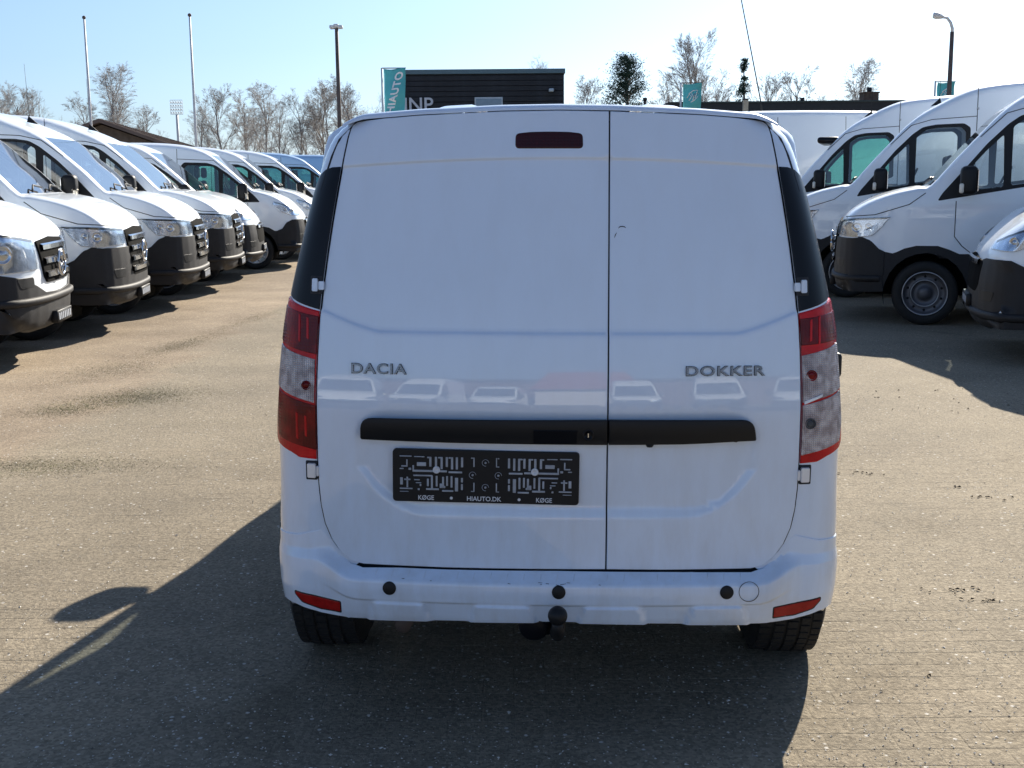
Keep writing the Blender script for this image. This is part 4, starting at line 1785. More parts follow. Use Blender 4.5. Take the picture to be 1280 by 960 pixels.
pat = []
pat += [(9, 8, 24, 9.6), (11, 21, 19, 22.8), (17.2, 13, 19, 22), (9, 24.5, 14, 26), (20, 24, 23.5, 27), (30.5, 16.5, 42, 21.5), (27, 8.6, 36, 9.8), (36, 8.6, 40, 10), (25, 20.5, 27, 27)]
for k, x in enumerate([46, 53, 60, 66.5, 73, 79, 85.5]):
    pat.append((x, 9, x + 2.8, 25 - (k % 3 == 0) * 3))
pat += [(43.5, 9, 48, 11), (57, 9, 61, 11), (70, 9, 75, 11), (25, 26.5, 68, 29.2), (70, 27.6, 87, 30), (26, 33, 50, 35), (48, 34, 50.5, 52), (43, 38, 45.4, 48), (54, 34, 56.4, 48),
        (62, 35, 64.5, 50), (67, 34, 69.4, 47), (72.5, 34, 75, 49), (78, 36, 82, 54), (85.5, 36, 88, 42), (85.5, 44, 88, 52), (59, 44, 62, 50), (60.5, 47, 66, 50),
        (42, 50.5, 58, 53), (62, 52.5, 76, 54.8), (9.5, 37, 13, 46.5), (17.5, 36, 19.6, 50), (14.5, 38.5, 22.5, 40.5), (9, 50.6, 25, 52.4), (31.5, 51, 34, 53.5), (27, 39, 34, 40.4),
        (29, 43, 36, 44.2), (34, 45, 36, 48), (9, 55, 20, 56)]
bm = bmesh.new()
for x0, y0, x1, y1 in pat:
    a, b = PXc(x0, y0), PXc(x1, y1)
    pb(bm, a[0], a[1], b[0], b[1])
    pb(bm, -a[0], a[1], -b[0], b[1])
tag(bmo('slot_pattern', bm, M['slot'], ph, smooth=False), kind='stuff')
for sx in (1, -1):
    bm = bmesh.new()
    a = PXc(55, 26)
    add_lathe(bm, [(.0105, 0), (.0105, -.004), (.009, -.005), (.005, -.005), (.004, -.003)], 20, 'Y', (sx * a[0], 0, a[1]))
    bmo('screw_cap', bm, M['chalk'], ph)
for cx, cy in ((116, 15.5), (100, 32), (132, 32), (116, 48)):
    bm = bmesh.new()
    a = PXc(cx, cy)
    add_tube(bm, [(a[0] + .0095 * math.cos(t), -.0012, a[1] + .0095 * math.sin(t)) for t in [2 * math.pi * k / 18 for k in range(15)]], .0008, 4)
    add_lathe(bm, [(.0032, 0), (.0032, -.002)], 10, 'Y', (a[0], 0, a[1]))
    bmo('screw_boss', bm, M['slot'], ph)
bm = bmesh.new()
for x0, y0, x1, y1 in [(101, 9, 102.4, 21), (98, 9, 102, 10.2), (129, 9, 130.2, 21), (131, 9, 133, 10.2), (129, 20, 133, 21), (101, 42, 102.4, 54), (98, 53, 102, 54), (129, 42, 130.4, 54), (129, 53, 133, 54)]:
    a, b = PXc(x0, y0), PXc(x1, y1)
    pb(bm, a[0], a[1], b[0], b[1], r_=0)
tag(bmo('clip_rail', bm, M['slot'], ph, smooth=False), kind='stuff')
for txt, px, w in (('K\u00d8GE', 42, .045), ('HIAUTO.DK', 114.5, .098), ('K\u00d8GE', 189, .045)):
    me = text_mesh(txt, 1, .02, offset=.012)
    xs = [v.co.x for v in me.vertices]
    ys = [v.co.y for v in me.vertices]
    sx = w / (max(xs) - min(xs))
    sy = .0135 / (max(ys) - min(ys))
    cx, cy = (max(xs) + min(xs)) / 2, (max(ys) + min(ys)) / 2
    a = PXc(px, 63)
    for v in me.vertices:
        v.co = Vector((a[0] + (v.co.x - cx) * sx, -.0006 if v.co.z < 0 else -.0016, a[1] + (v.co.y - cy) * sy))
    me.name = 'lettering'
    link('lettering', me, ph, M['chalk'])
for px in (73.5, 158):
    bm = bmesh.new()
    a = PXc(px, 63)
    add_lathe(bm, [(.0042, 0), (.0042, -.0016)], 14, 'Y', (a[0], 0, a[1]))
    bmo('printed_dot', bm, M['chalk'], ph, smooth=False)

# ---- pillar panels, lights, hinges
UE = .20


def DEu(z):
    return float(np.interp(z, [p[1] for p in DE][::-1], [-p[0] for p in DE][::-1]))


def sil(z, f):
    """arc length at angle f round the corner"""
    return hw(z) - RC + RC * f


PIL = [(sil(1.2765, 1.30), 1.2780)] + [(sil(z, 1.22), z) for z in (1.33, 1.40, 1.48, 1.56, 1.60)] + [(sil(1.625, 1.08), 1.6253), (sil(1.638, .85), 1.640), (DEu(1.645) + .035, 1.6465), (DEu(1.648) + .006, 1.6475)]
PIL += [(DEu(z) + .0055, z) for z in (1.60, 1.55, 1.50, 1.45, 1.40, 1.35, 1.30, 1.26, 1.2443)]
LT = [(DEu(1.2405) + .0055, 1.2405), (sil(1.275, 1.36), 1.2745)] + [(sil(z, 1.40), z) for z in (1.22, 1.15, 1.08, 1.0, .94)] + [(sil(.89, 1.38), .885), (sil(.863, 1.36), .863), (sil(.843, 1.0), .8425),
      (sil(.83, .50), .8300), (sil(.82, .2), .817), (DEu(.812) + .0055, .8135)]
LT += [(DEu(z) + .0055, z) for z in (.90, 1.0, 1.10, 1.18)]
for sg in (-1, 1):
    k = (lambda P: P) if sg > 0 else mir
    fo = lambda off: (lambda u, z: rear(u, z, None, off))
    skin('pillar_panel', k(PIL), fo(.003), M['gloss_black'], DK, grid=.02, bevel=.003, depth=.01)
    tl = skin('tail_light', k(LT), fo(.006), M['red'], DK, grid=.016, bevel=.005, depth=.02)

    def zone(name, z0a, z0b, z1a, z1b, ua, ub, mat, off, r_=.008):
        """zone across the lamp: inner edge offset ua from the door edge, outer edge at angle ub"""
        P = [(DEu(z0a) + ua, z0a), (sil(z0b, ub), z0b)]
        for z in np.linspace(z0b, z1b, 8)[1:-1]:
            P.append((sil(z, ub - .25 * max(0, (.92 - z) / .1)), z))
        P += [(sil(z1b, ub - .35 * max(0, (.92 - z1b) / .08)), z1b), (DEu(z1a) + ua, z1a)]
        if z1a < z0a:
            P.reverse()
        for z in np.linspace(z1a, z0a, 8)[1:-1]:
            P.append((DEu(z) + ua, z))
        if z1a < z0a:
            P = [(DEu(z0a) + ua, z0a)] + [(sil(z0b + (z1b - z0b) * t, ub - .3 * max(0, (.92 - (z0b + (z1b - z0b) * t)) / .08)), z0b + (z1b - z0b) * t) for t in np.linspace(0, 1, 8)] + \
                [(DEu(z1a + (z0a - z1a) * t) + ua, z1a + (z0a - z1a) * t) for t in np.linspace(0, 1, 8)[:-1]]
        return skin(name, k(roundp(P, r_ * .2)), fo(off), mat, tl, grid=.015, bevel=.002, depth=.006)
    if sg < 0:
        zone('upper_lens', 1.226, 1.250, 1.118, 1.148, .005, 1.28, M['darkred'], .0085)
        zone('clear_lens', 1.104, 1.138, .980, 1.018, .008, 1.22, M['clear'], .0095)
        zone('lower_lens', .972, 1.008, .842, .872, .004, 1.15, M['darkred'], .0085)
        bulbs = [(.03, 1.03, .012)]
    else:
        zone('upper_lens', 1.224, 1.240, 1.150, 1.160, .005, 1.28, M['darkred'], .0085)
        zone('clear_lens', 1.122, 1.150, .990, 1.020, .006, 1.18, M['clear'], .0095)
        zone('reversing_lens', .982, 1.014, .838, .868, .006, 1.14, M['clear'], .0095)
        bulbs = [(.030, 1.066, .014), (.028, .93, .014)]
    for (z_, mt_) in ((1.19, 'red'), (.91, 'red')) if sg < 0 else ((1.19, 'red'),):
        for du_, hh_ in ((.030, .030), (.055, .038)):
            P = [(DEu(z_) + du_, z_ - hh_), (DEu(z_) + du_ + .006, z_ - hh_ + .004), (DEu(z_) + du_ + .006, z_ + hh_ + .004), (DEu(z_) + du_, z_ + hh_)]
            skin('light_rib', k(roundp(P, .002)), fo(.0105), M[mt_], tl, grid=.02, bevel=.001, depth=.003)
    if sg > 0:
        P = [(DEu(.995) + .010, .985), (DEu(.995) + .060, 1.006), (DEu(.995) + .060, 1.013), (DEu(.995) + .010, .994)]
        skin('lens_divider', k(roundp(P, .002)), fo(.012), M['hinge'], tl, grid=.02, bevel=.001, depth=.004)
    for i_, (du, z, r_) in enumerate(bulbs):
        bm = bmesh.new()
        c = rear(sg * (DEu(z) + du), z, None, .010)
        pts = [c + Vector((r_ * math.cos(t), 0, r_ * math.sin(t))) for t in [2 * math.pi * q / 20 for q in range(21)]]
        add_tube(bm, pts, .0022, 5)
        add_lathe(bm, [(r_ * .8, .001), (r_ * .8, -.001), (r_ * .4, -.003)], 16, 'Y', tuple(c))
        bmo('bulb', bm, M['darkred'] if z > .95 else M['interior'], tl)
    # bright hinges
    for (u0, u1, z0, z1, blk) in ((.006, .036, 1.292, 1.336, 1.309), (-.003, .034, .756, .806, .78)):
        z = blk
        bm = bmesh.new()
        u_ = DEu(z)
        for (a0, a1, b0, b1, th) in ((u0 + .010, u1 - .002, z0 + .004, z1 - .004, .014),):
            P4 = [rear(sg * (u_ + a), b, None, 0) for a, b in ((a0, b0), (a1, b0), (a1, b1), (a0, b1))]
            f = [bm.verts.new(p + Vector((0, -th, 0))) for p in P4]
            g = [bm.verts.new(p + Vector((0, .003, 0))) for p in P4]
            bm.faces.new(f)
            for q in range(4):
                bm.faces.new((f[q], g[q], g[(q + 1) % 4], f[(q + 1) % 4]))
        P4 = [rear(sg * (u_ + a), b, None, 0) for a, b in ((-.002, z0 + .008), (u0 + .010, z0 + .008), (u0 + .010, z1 - .012), (-.002, z1 - .012))]
        f = [bm.verts.new(p + Vector((0, -.008, 0))) for p in P4]
        g = [bm.verts.new(p + Vector((0, .003, 0))) for p in P4]
        bm.faces.new(f)
        for q in range(4):
            bm.faces.new((f[q], g[q], g[(q + 1) % 4], f[(q + 1) % 4]))
        bmesh.ops.recalc_face_normals(bm, faces=bm.faces)
        bmesh.ops.bevel(bm, geom=list(bm.edges), offset=.002, segments=2, affect='EDGES')
        hg = bmo('hinge', bm, M['hinge'], DK, smooth=False)
        P = [(u_ + .004, z0 - .004), (u_ + u1 + .004, z0 - .004), (u_ + u1 + .004, z1 + .003), (u_ + .004, z1 + .003)]
        skin('hinge_seat', k(roundp(P, .004)), fo(.0038 if z > 1 else .0015), M['seam'], hg, grid=.02, bevel=.001, depth=.004)

# ---- bumper
BT = [(-.93, .5745), (-.86, .5760), (-.76, .585), (-.6865, .6035)]
_dp = [(u, z) for u, z in DE if z < .66] + [(-.45, .5054), (-.3118, .5050), (0, .5072), (.3118, .5055), (.45, .5054)]
_do = []
for i_ in range(1, len(_dp) - 1):
    _t = (Vector(_dp[i_ + 1]) - Vector(_dp[i_ - 1])).normalized()
    _do.append((_dp[i_][0] + _t.y * .0056, _dp[i_][1] - _t.x * .0056))
BT += [q for q in _do if q[1] < .602 and q[0] < -.50]
bl_ = [(q[0], q[1] + .0034) for q in _do if abs(q[0]) <= .50]
lower = [(.95, .30), (.90, .345), (.82, .372), (.765, .370), (.69, .3545), (.61, .3475), (.30, .3545), (0, .3600), (-.30, .3545), (-.61, .3475), (-.69, .3545), (-.765, .370), (-.82, .372), (-.90, .345), (-.95, .30)]
left_top = [(-1.10, .570)] + BT
outline = left_top + bl_ + [(-u, z) for u, z in left_top[::-1]] + [(1.10, .30)] + lower + [(-1.10, .30)]
bz = []
for dz in (-.07, -.063, -.056, -.03, -.010, -.003, .003, .009, .016, .024, .033):
    bz.append([(x, bump_z(min(abs(x), .72)) + sst(.58, .70, abs(x)) * .028 + dz) for x in np.linspace(-.9, .9, 80)])
for dz in (.405, .411, .416, .421):
    bz.append([(x, dz) for x in np.linspace(-.6, .6, 90)])
bump = skin('bumper', outline, bumper_pt, PT, DK, grid=.014, bevel=.0022, depth=.022, lines=bz)
# reflectors
for sg in (-1, 1):
    k = (lambda P: P) if sg > 0 else mir
    P = [(.628, .3660), (.627, .3995), (.69, .4035), (.745, .4105), (.764, .4130), (.765, .4070), (.745, .3850), (.69, .3690)]
    skin('reflector', k(roundp(P, .006)), lambda u, z: bumper_pt(u, z, .003), M['reflred'], bump, grid=.02, bevel=.002, depth=.006)
    skin('reflector_seat', k(roundp(inset(P, -.004), .006)), lambda u, z: bumper_pt(u, z, .0008), M['black'], bump, grid=.02, bevel=.0008, depth=.004)


def disc(name, u, z, r_, mat, off, parent, ring=False):
    bm = bmesh.new()
    c = bumper_pt(u, z, off)
    nrm = (bumper_pt(u + .01, z) - bumper_pt(u - .01, z)).cross(bumper_pt(u, z + .008) - bumper_pt(u, z - .008)).normalized()
    if nrm.y > 0:
        nrm = -nrm
    if ring:
        a = nrm.orthogonal().normalized()
        b = nrm.cross(a)
        add_tube(bm, [c + (a * math.cos(t) + b * math.sin(t)) * r_ for t in [2 * math.pi * q / 40 for q in range(41)]], .0011, 4, False)
    else:
        add_lathe(bm, [(r_, -.004), (r_, .0015), (r_ * .9, .003), (.001, .0032)], 28, 'Z')
        qt = nrm.to_track_quat('Z', 'Y').to_matrix().to_4x4()
        for v in bm.verts:
            v.co = c + qt @ v.co
    return bmo(name, bm, mat, parent)


for u in (-.476, .0085, .4845):
    disc('parking_sensor', u, .4555 + (.004 if abs(u) < .1 else .002), .0195, M['black'], .001, bump)
disc('tow_eye_cover', .548, .4578, .0285, M['seam'], .0, bump, True)
# scuffs on the ledge
rng = random.Random(5)
for k_ in range(12):
    u = rng.choice([rng.uniform(-.05, .08), rng.uniform(-.5, .4)])
    z = .4815 + rng.uniform(-.003, .003)
    bm = bmesh.new()
    L_ = rng.uniform(.002, .012)
    add_tube(bm, [bumper_pt(u, z, .0003), bumper_pt(u + L_, z + rng.uniform(-.001, .001), .0003)], .0008, 3)
    bmo('scuff', bm, M['seam'], bump)
# faint anti-slip ribs moulded in the bumper step
bm = bmesh.new()
for k_ in range(23):
    u = -.52 + k_ * .0475
    a, b = bumper_pt(u, .4865, .0006), bumper_pt(u + .004, .4985, .0006)
    add_tube(bm, [a, b], .0007, 3)
tag(bmo('step_rib', bm, M['hinge'], bump), kind='stuff')

# ---- roof edge, ribs, roof skin
bm = bmesh.new()
xs = np.linspace(-.622, .622, 81)


def rib(x, y):
    b = 0
    for c in (-.318, .318):
        d = abs(x - c)
        b += .025 * (1 - sst(.035, .10, d))
    return b * sst(.28, .40, y)


prof = [(.0, -.0015), (.001, .004), (.005, .009), (.014, .0135), (.03, .016), (.07, .018), (.15, .021), (.26, .023), (.30, .023), (.36, .023), (.45, .023), (.9, .024), (1.2, .02), (1.5, .0)]
prev = None
y00 = lambda x, z: lean(z) + BOW * x * x
for x in xs:
    zt = ztop(max(-.585, min(.585, x))) + .003 - max(0, abs(x) - .56) * .15
    e = max(0, (abs(x) - .57) / .055)
    row = []
    for dy, dz in prof:
        y = y00(x, zt) + dy
        zz = zt + dz * (1 - .35 * min(1, e)) - .012 * e * e + rib(x, dy) - .006 * min(1, dy) * (abs(x) / .6) ** 2
        row.append(bm.verts.new((x, y, zz)))
    if prev:
        for k_ in range(len(row) - 1):
            bm.faces.new((prev[k_], row[k_], row[k_ + 1], prev[k_ + 1]))
    prev = row
bmo('roof', bm, PT, DK)
for sg in (-1, 1):   # roof shoulders behind the rear corner
    bm = bmesh.new()
    prev = None
    zl = [1.30, 1.40, 1.48, 1.56, 1.618, 1.65, 1.685, 1.723, 1.75, 1.765, 1.779]
    for y in (.0, .06, .15, .3, .5):
        row = []
        for z in zl:
            p = rear(sg * (sil(z, 1.45) + .0005 + y), z)
            yy = p.y
            row.append(bm.verts.new((sg * min(abs(p.x), hw(z) + .05 * sst(0, 1, y)) - sg * .0005, yy, z)))
        zt = ztop(.585) + .003 - .012 * 1.0 + .01
        row.append(bm.verts.new((sg * .60, row[-1].co.y, 1.7905)))
        row.append(bm.verts.new((sg * .56, row[-1].co.y, 1.797)))
        if prev:
            for k_ in range(len(row) - 1):
                bm.faces.new((prev[k_], row[k_], row[k_ + 1], prev[k_ + 1]))
        prev = row
    bmesh.ops.recalc_face_normals(bm, faces=bm.faces)
    bmo('roof_shoulder', bm, PT, DK)


# ---- front two thirds of the small van (its shadow, glass and mirrors show)
SMALL = dict(
    w=.86, tumble=.20, belt=.95, sill=.26, wheels=[.85], arch=.36, wr=.31, roofz=1.8,
    profile=[(.14, .20, .6, .18), (.04, .28, .7, .22), (0, .40, .7, .24), (0, .56, .7, .24), (.03, .70, .7, .2), (.10, .82, .5, .12), (.25, .90, .4, .08), (.55, .99, .3, .07),
             (.9, 1.06, .24, .06), (1.08, 1.10, .09, .06), (1.35, 1.32, .09, .07), (1.62, 1.53, .09, .07), (1.86, 1.68, .09, .08), (2.1, 1.765, .2, .08), (2.5, 1.80, .2, .08), (3.2, 1.81, .2, .08),
             (3.70, 1.800, .2, .08), (3.72, 1.5, .1, .02), (3.72, 1.0, .1, .02), (3.72, .5, .1, .02), (3.70, .34, .1, .02)],
    ws=(1.0, 1.88, 1.10),
    bumper=[('l', 0, .48), ('l', .5, .50), ('s', .3, .52), ('s', .44, .50), ('s', .46, .32), ('s', .35, .25), ('l', .4, .22), ('l', 0, .22)],
    grille=[('l', 0, .54), ('l', .4, .54), ('l', .46, .72), ('l', 0, .72)],
    lamp=[('l', .52, .66), ('l', .50, .76), ('s', .28, .84), ('s', .5, .86), ('s', .45, .74), ('s', .3, .66)],
    side_regions=[
        ('frame', [(1.18, 1.08), (1.4, 1.26), (1.65, 1.46), (1.85, 1.58), (1.96, 1.61), (2.00, 1.60), (2.02, 1.10), (1.9, 1.08)]),
        ('glass', [(1.42, 1.12), (1.45, 1.25), (1.68, 1.43), (1.78, 1.49), (1.83, 1.51), (1.85, 1.40), (1.86, 1.13), (1.8, 1.11)])],
    seams=[], bulbs=[(.25, .78, .05)], mirror=(1.46, 1.03), mirror_h=.19, screen=M['glass'], slats=[.62], slatw=.4, platez=.42, lipz=.32, wiper=(1.08, 1.11),
    cab=dict(dash=(1.1, 1.55), dashz=1.06, back=2.62, seat=2.2, wheel=(1.6, 1.12)), rr=.04)
fr = Van(SMALL)
fr_root = fr.build('x', PT, M['glass'], name='front_section')
for ch in list(fr_root.children):
    nm = ch.name.split('.')[0]
    if nm in ('seat', 'bulkhead', 'dashboard', 'steering_wheel'):
        mt = Matrix.Scale(.80, 4, (0, 0, 1)) @ Matrix.Scale(.85, 4, (0, 1, 0))
        ch.data.transform(mt)
    # van nose is at local +y 4.36
    ch.parent = DK
    ch.matrix_parent_inverse = Matrix.Identity(4)
    base = Matrix.Translation((0, 4.36, 0)) @ Matrix.Rotation(PI / 2, 4, 'Z')
    ch.matrix_local = base @ ch.matrix_local if ch.type == 'EMPTY' else base
bpy.data.objects.remove(fr_root)
# rear wheels, axle, underside
for sg in (-1, 1):
    w_ = wheel(DK, (sg * .77, .74, .31), 1, .31, False)
    w_.rotation_euler = (0, 0, -PI / 2 if sg > 0 else PI / 2)
for w_ in [o for o in DK.children if o.name.startswith('wheel') and o.location.y < 1]:
    bm = bmesh.new()
    for k_ in range(56):
        for q_, (ya, yb) in enumerate(((-.098, -.060), (-.050, -.018), (-.008, .024), (.034, .062), (.070, .100))):
            a_ = 2 * PI * (k_ + (q_ % 2) * .5) / 56
            add_box(bm, (-.0135, ya, .300), (.0135, yb, .3165 if abs(ya + yb) < .13 else .3120), 0, 1, Matrix.Rotation(a_, 4, 'Y'))
    tag(bmo('tread', bm, M['rubber'], w_, smooth=False), kind='stuff')
bm = bmesh.new()
add_tube(bm, [(-.45, 1.2, .33), (-.45, .35, .30), (-.46, .12, .285)], .026, 12)
add_tube(bm, [(-.2, .62, .34), (.32, .62, .34)], .085, 14)
bmo('exhaust', bm, M['rust'], DK)
bm = bmesh.new()
add_tube(bm, [(-.7, .74, .31), (.7, .74, .31)], .04, 12)
bmo('rear_axle', bm, M['under'], DK)
bm = bmesh.new()
add_box(bm, (-.62, .30, .37), (.62, 4.0, .60), .03)
add_box(bm, (-.66, .12, .375), (.66, .34, .50), .02)
for sg in (-1, 1):
    add_box(bm, (sg * .79 - .02, .30, .60), (sg * .79 + .02, 3.2, .75))
bmo('underbody', bm, M['under'], DK, smooth=False)
bm = bmesh.new()
for sg in (-1, 1):   # lower rear quarters with the wheel opening
    n = 16
    a_ = [(.40, .36), (.42, .34)]
    top = [(y, .80) for y in np.linspace(.36, 3.4, 20)]
    prev = None
    for y in np.linspace(.36, 1.25, 24):
        d = y - .74
        zb = .31 + math.sqrt(max(0, .37 ** 2 - d * d)) if abs(d) < .37 else .28
        zb = max(zb, .28)
        row = []
        for z in (zb, (zb + .8) / 2, .80, 1.0, 1.3):
            xx = hw(z) + .045 * sst(.3, .9, y)
            row.append(bm.verts.new((sg * xx, y, z)))
        if prev:
            for k_ in range(4):
                bm.faces.new((prev[k_], row[k_], row[k_ + 1], prev[k_ + 1]))
        prev = row
bmesh.ops.recalc_face_normals(bm, faces=bm.faces)
bmo('side_panel', bm, PT, DK)
# sliding-door rail end on the right flank
bm = bmesh.new()
add_box(bm, (.845, .50, .985), (.908, .62, 1.065), .012, 2)
bmo('door_rail_end', bm, M['black'], DK)
# tow bar
bm = bmesh.new()
add_tube(bm, [(.006, .25, .36), (.006, .06, .335), (.006, -.05, .335), (.006, -.105, .35), (.006, -.125, .375), (.006, -.125, .40)], [.022, .022, .022, .019, .017, .015], 14)
hk = bmo('tow_bar', bm, M['black'], DK)
bm = bmesh.new()
bmesh.ops.create_uvsphere(bm, u_segments=24, v_segments=16, radius=.0275, matrix=Matrix.Translation((.006, -.125, .413)))
bmo('ball_cap', bm, M['black'], hk)
bm = bmesh.new()
add_lathe(bm, [(.030, .05), (.042, .04), (.045, 0), (.043, -.012), (.036, -.016), (.01, -.018)], 28, 'Y', (-.062, -.02, .345))
add_box(bm, (-.04, .02, .30), (-.005, .05, .33))
sk = bmo('socket', bm, M['gloss_black'], hk)


# ------------------------------------------------------------------ far things
SPt, CPt = math.sin(PITCH), math.cos(PITCH)


def zat(py, Y, px=640):
    py = py + (px - 640) * math.sin(-ROLL)
    return CAM_H + Y * math.tan(math.atan((480 - py) / FPX) - PITCH)


def xat(px, Y, z=CAM_H):
    px = px + (480 - 130) * math.sin(-ROLL)
    return (px - 640) / FPX * (Y * CPt + (CAM_H - z) * SPt)


def bare_tree(name, label, x, y, h, seed, mat, spread=.5, levels=5, trunk_r=None, group=None, droop=0., clear=.22):
    rng = random.Random(seed)
    root = empty(name, (x, y, 0))
    tag(root, label, 'tree', group)
    tr, cr_ = bmesh.new(), bmesh.new()
    tr_r = trunk_r or h * .013

    def limb(bm, p, d, L_, r_, lev):
        n = 4 if lev < 2 else 3 if lev < 4 else 2
        pts, rad = [p.copy()], [r_]
        q = p.copy()
        for k in range(n):
            d = (d + Vector((rng.gauss(0, .10), rng.gauss(0, .10), rng.gauss(0, .05) + (.06 if lev < 3 else -droop)))).normalized()
            q = q + d * (L_ / n)
            pts.append(q.copy())
            rad.append(r_ * (1 - .62 * (k + 1) / n))
        add_tube(bm, pts, rad, 5 if lev == 0 else 4 if lev == 1 else 3, False)
        if lev >= levels:
            return
        nb = {0: 14, 1: 8, 2: 6, 3: 5, 4: 4}.get(lev, 3)
        for k in range(nb):
            t = (clear + (1 - clear) * (k + rng.random()) / nb) if lev == 0 else rng.uniform(.25, 1.)
            f = t * n
            i = min(int(f), n - 1)
            pp = pts[i].lerp(pts[i + 1], f - i)
            dd = (pts[i + 1] - pts[i]).normalized()
            az = rng.uniform(0, 2 * math.pi)
            side = Vector((math.cos(az), math.sin(az), 0))
            side = (side - dd * side.dot(dd)).normalized()
            tilt = spread * rng.uniform(.7, 1.25) * (1 - .25 * t if lev == 0 else 1)
            nd = (dd * math.cos(tilt) + side * math.sin(tilt)).normalized()
            fac = (1 - t * .62) if lev == 0 else 1 - .35 * t
            limb(cr_, pp, nd, L_ * (.52 if lev == 0 else .60) * fac * rng.uniform(.8, 1.15), max(rad[i] * .5, .0055), lev + 1)
    limb(tr, Vector((0, 0, 0)), Vector((0, 0, 1)), h * .93, tr_r, 0)
    bmo('trunk', tr, mat, root)
    bmo('crown', cr_, mat, root)
    return root


TG = 'bare trees behind the parked vans'
protos_t = {}
trees = [
    # px, top py, Y, kind, spread, label
    (22, 100, 85, 0, .6, 'bare twiggy tree at the far left edge above the first van'),
    (-8, 104, 80, 1, .6, 'bare tree cut by the left picture edge'),
    (52, 106, 95, 2, .55, 'small bare tree left of the first flagpole'),
    (143, 76, 78, 3, .6, 'tall pale birch behind the brown-roofed hall, right of the first flagpole'),
    (100, 112, 90, 4, .7, 'low bare tree behind the first flagpole'),
    (178, 128, 100, 0, .6, 'faint low bare tree above the brown roof'),
    (280, 104, 74, 5, .55, 'bare forked tree right of the second flagpole'),
    (255, 122, 88, 2, .6, 'small bare tree behind the second flagpole'),
    (332, 100, 82, 3, .45, 'slim birch between the forked tree and the lamp mast'),
    (312, 112, 90, 1, .5, 'slender bare tree just right of the forked tree'),
    (372, 108, 72, 4, .65, 'wide bare tree left of the brown lamp mast'),
    (398, 96, 76, 0, .5, 'tall bare tree just left of the lamp mast'),
    (416, 104, 86, 5, .45, 'bare tree behind the lamp mast'),
    (354, 118, 95, 2, .6, 'far bare tree left of the lamp mast'),
    (457, 90, 74, 6, .45, 'dark bushy bare tree between the lamp mast and the lettered flag'),
    (440, 118, 92, 1, .5, 'thin bare tree close right of the lamp mast'),
    (723, 92, 80, 5, .4, 'thin bare tree just right of the black building'),
    (682, 68, 95, 2, .4, 'bare treetop above the right end of the black building'),
    (838, 92, 78, 1, .42, 'thin bare tree left of the blank teal flag'),
    (886, 36, 72, 7, .42, 'tallest bare tree with upright branches right of the pine'),
    (913, 96, 84, 4, .5, 'faint bare tree between the tallest tree and the small spruce'),
    (968, 88, 76, 5, .55, 'bare tree just right of the leaning aerial'),
    (998, 80, 80, 0, .55, 'broad bare tree right of the leaning aerial'),
    (1030, 110, 92, 2, .6, 'low bare tree over the flat roof'),
    (1074, 68, 78, 3, .5, 'bare tree left of the brick chimney'),
    (1052, 100, 86, 1, .5, 'lower bare tree left of the chimney'),
]
kinds = {0: (.55, 5, M['bark'], 0), 1: (.5, 5, M['birch'], .02), 2: (.6, 4, M['bark'], 0), 3: (.5, 5, M['birch'], .10), 4: (.7, 5, M['bark'], 0), 5: (.55, 5, M['bark'], 0), 6: (.6, 5, M['bark'], .05), 7: (.42, 5, M['birch'], .03)}
for i, (px, py, Y, kd, sp, lab) in enumerate(trees):
    X = xat(px, Y, 6)
    hh = zat(py, Y, px)
    if kd not in protos_t:
        s_, lv, mt, dr = kinds[kd]
        t0 = bare_tree('bare_tree', lab, X, Y, 10, 100 + kd, mt, s_, lv, group=TG, droop=dr)
        zm = max(v.co.z for c in t0.children for v in c.data.vertices)
        protos_t[kd] = (t0, zm)
        o = t0
    else:
        o = dup(protos_t[kd][0])
        o['label'] = lab
    s_ = hh / protos_t[kd][1]
    o.location = (X, Y, 0)
    o.scale = (s_ * (1 + .1 * math.sin(i * 3)), s_, s_)
    o.rotation_euler = (0, 0, i * 2.1)


def pine(x, y, h, wd, label, seed, n, lo=.12, cone=False, name='pine_tree'):
    rng = random.Random(seed)
    root = empty(name, (x, y, 0))
    tag(root, label, 'tree')
    bm = bmesh.new()
    add_tube(bm, [(0, 0, 0), (.1, 0, h * .5), (0, .05, h * .98)], [h * .02, h * .014, .02], 7)
    V, F = [], []
    centres = []
    for k in range(n):
        t = lo + (1 - lo) * rng.random()
        rmax = wd * ((1 - t) * 1.0 + .08 if cone else (math.sin(min(1, (1 - t) * 1.25 + .12) * math.pi * .62)) * rng.choice([.75, 1, 1.1]))
        a = rng.uniform(0, 6.28)
        rr = rmax * math.sqrt(rng.uniform(.15, 1))
        c = Vector((rr * math.cos(a), rr * math.sin(a), t * h + rr * (.15 if not cone else -.1)))
        centres.append(c)
        if rng.random() < .6:
            add_tube(bm, [(0, 0, max(.5, t * h - rr * .5)), c * .6 + Vector((0, 0, t * h * .4 - rr * .1)), c], [.05, .03, .012], 3, False)
        cs = wd * rng.uniform(.10, .2)
        for j in range(80):
            p = c + Vector((rng.gauss(0, cs), rng.gauss(0, cs), rng.gauss(0, cs * .6)))
            d = Vector((rng.gauss(0, 1), rng.gauss(0, 1), rng.gauss(.4, .7))).normalized() * rng.uniform(.07, .15)
            s2 = d.orthogonal().normalized() * rng.uniform(.011, .028)
            s2.rotate(Quaternion(d.normalized(), rng.uniform(0, 6.28)))
            i0 = len(V)
            V += [p - s2, p + s2, p + d]
            F.append((i0, i0 + 1, i0 + 2))
    bmo('trunk', bm, M['bark'], root)
    pyo('crown', V, F, M['needles'], root)
    return root


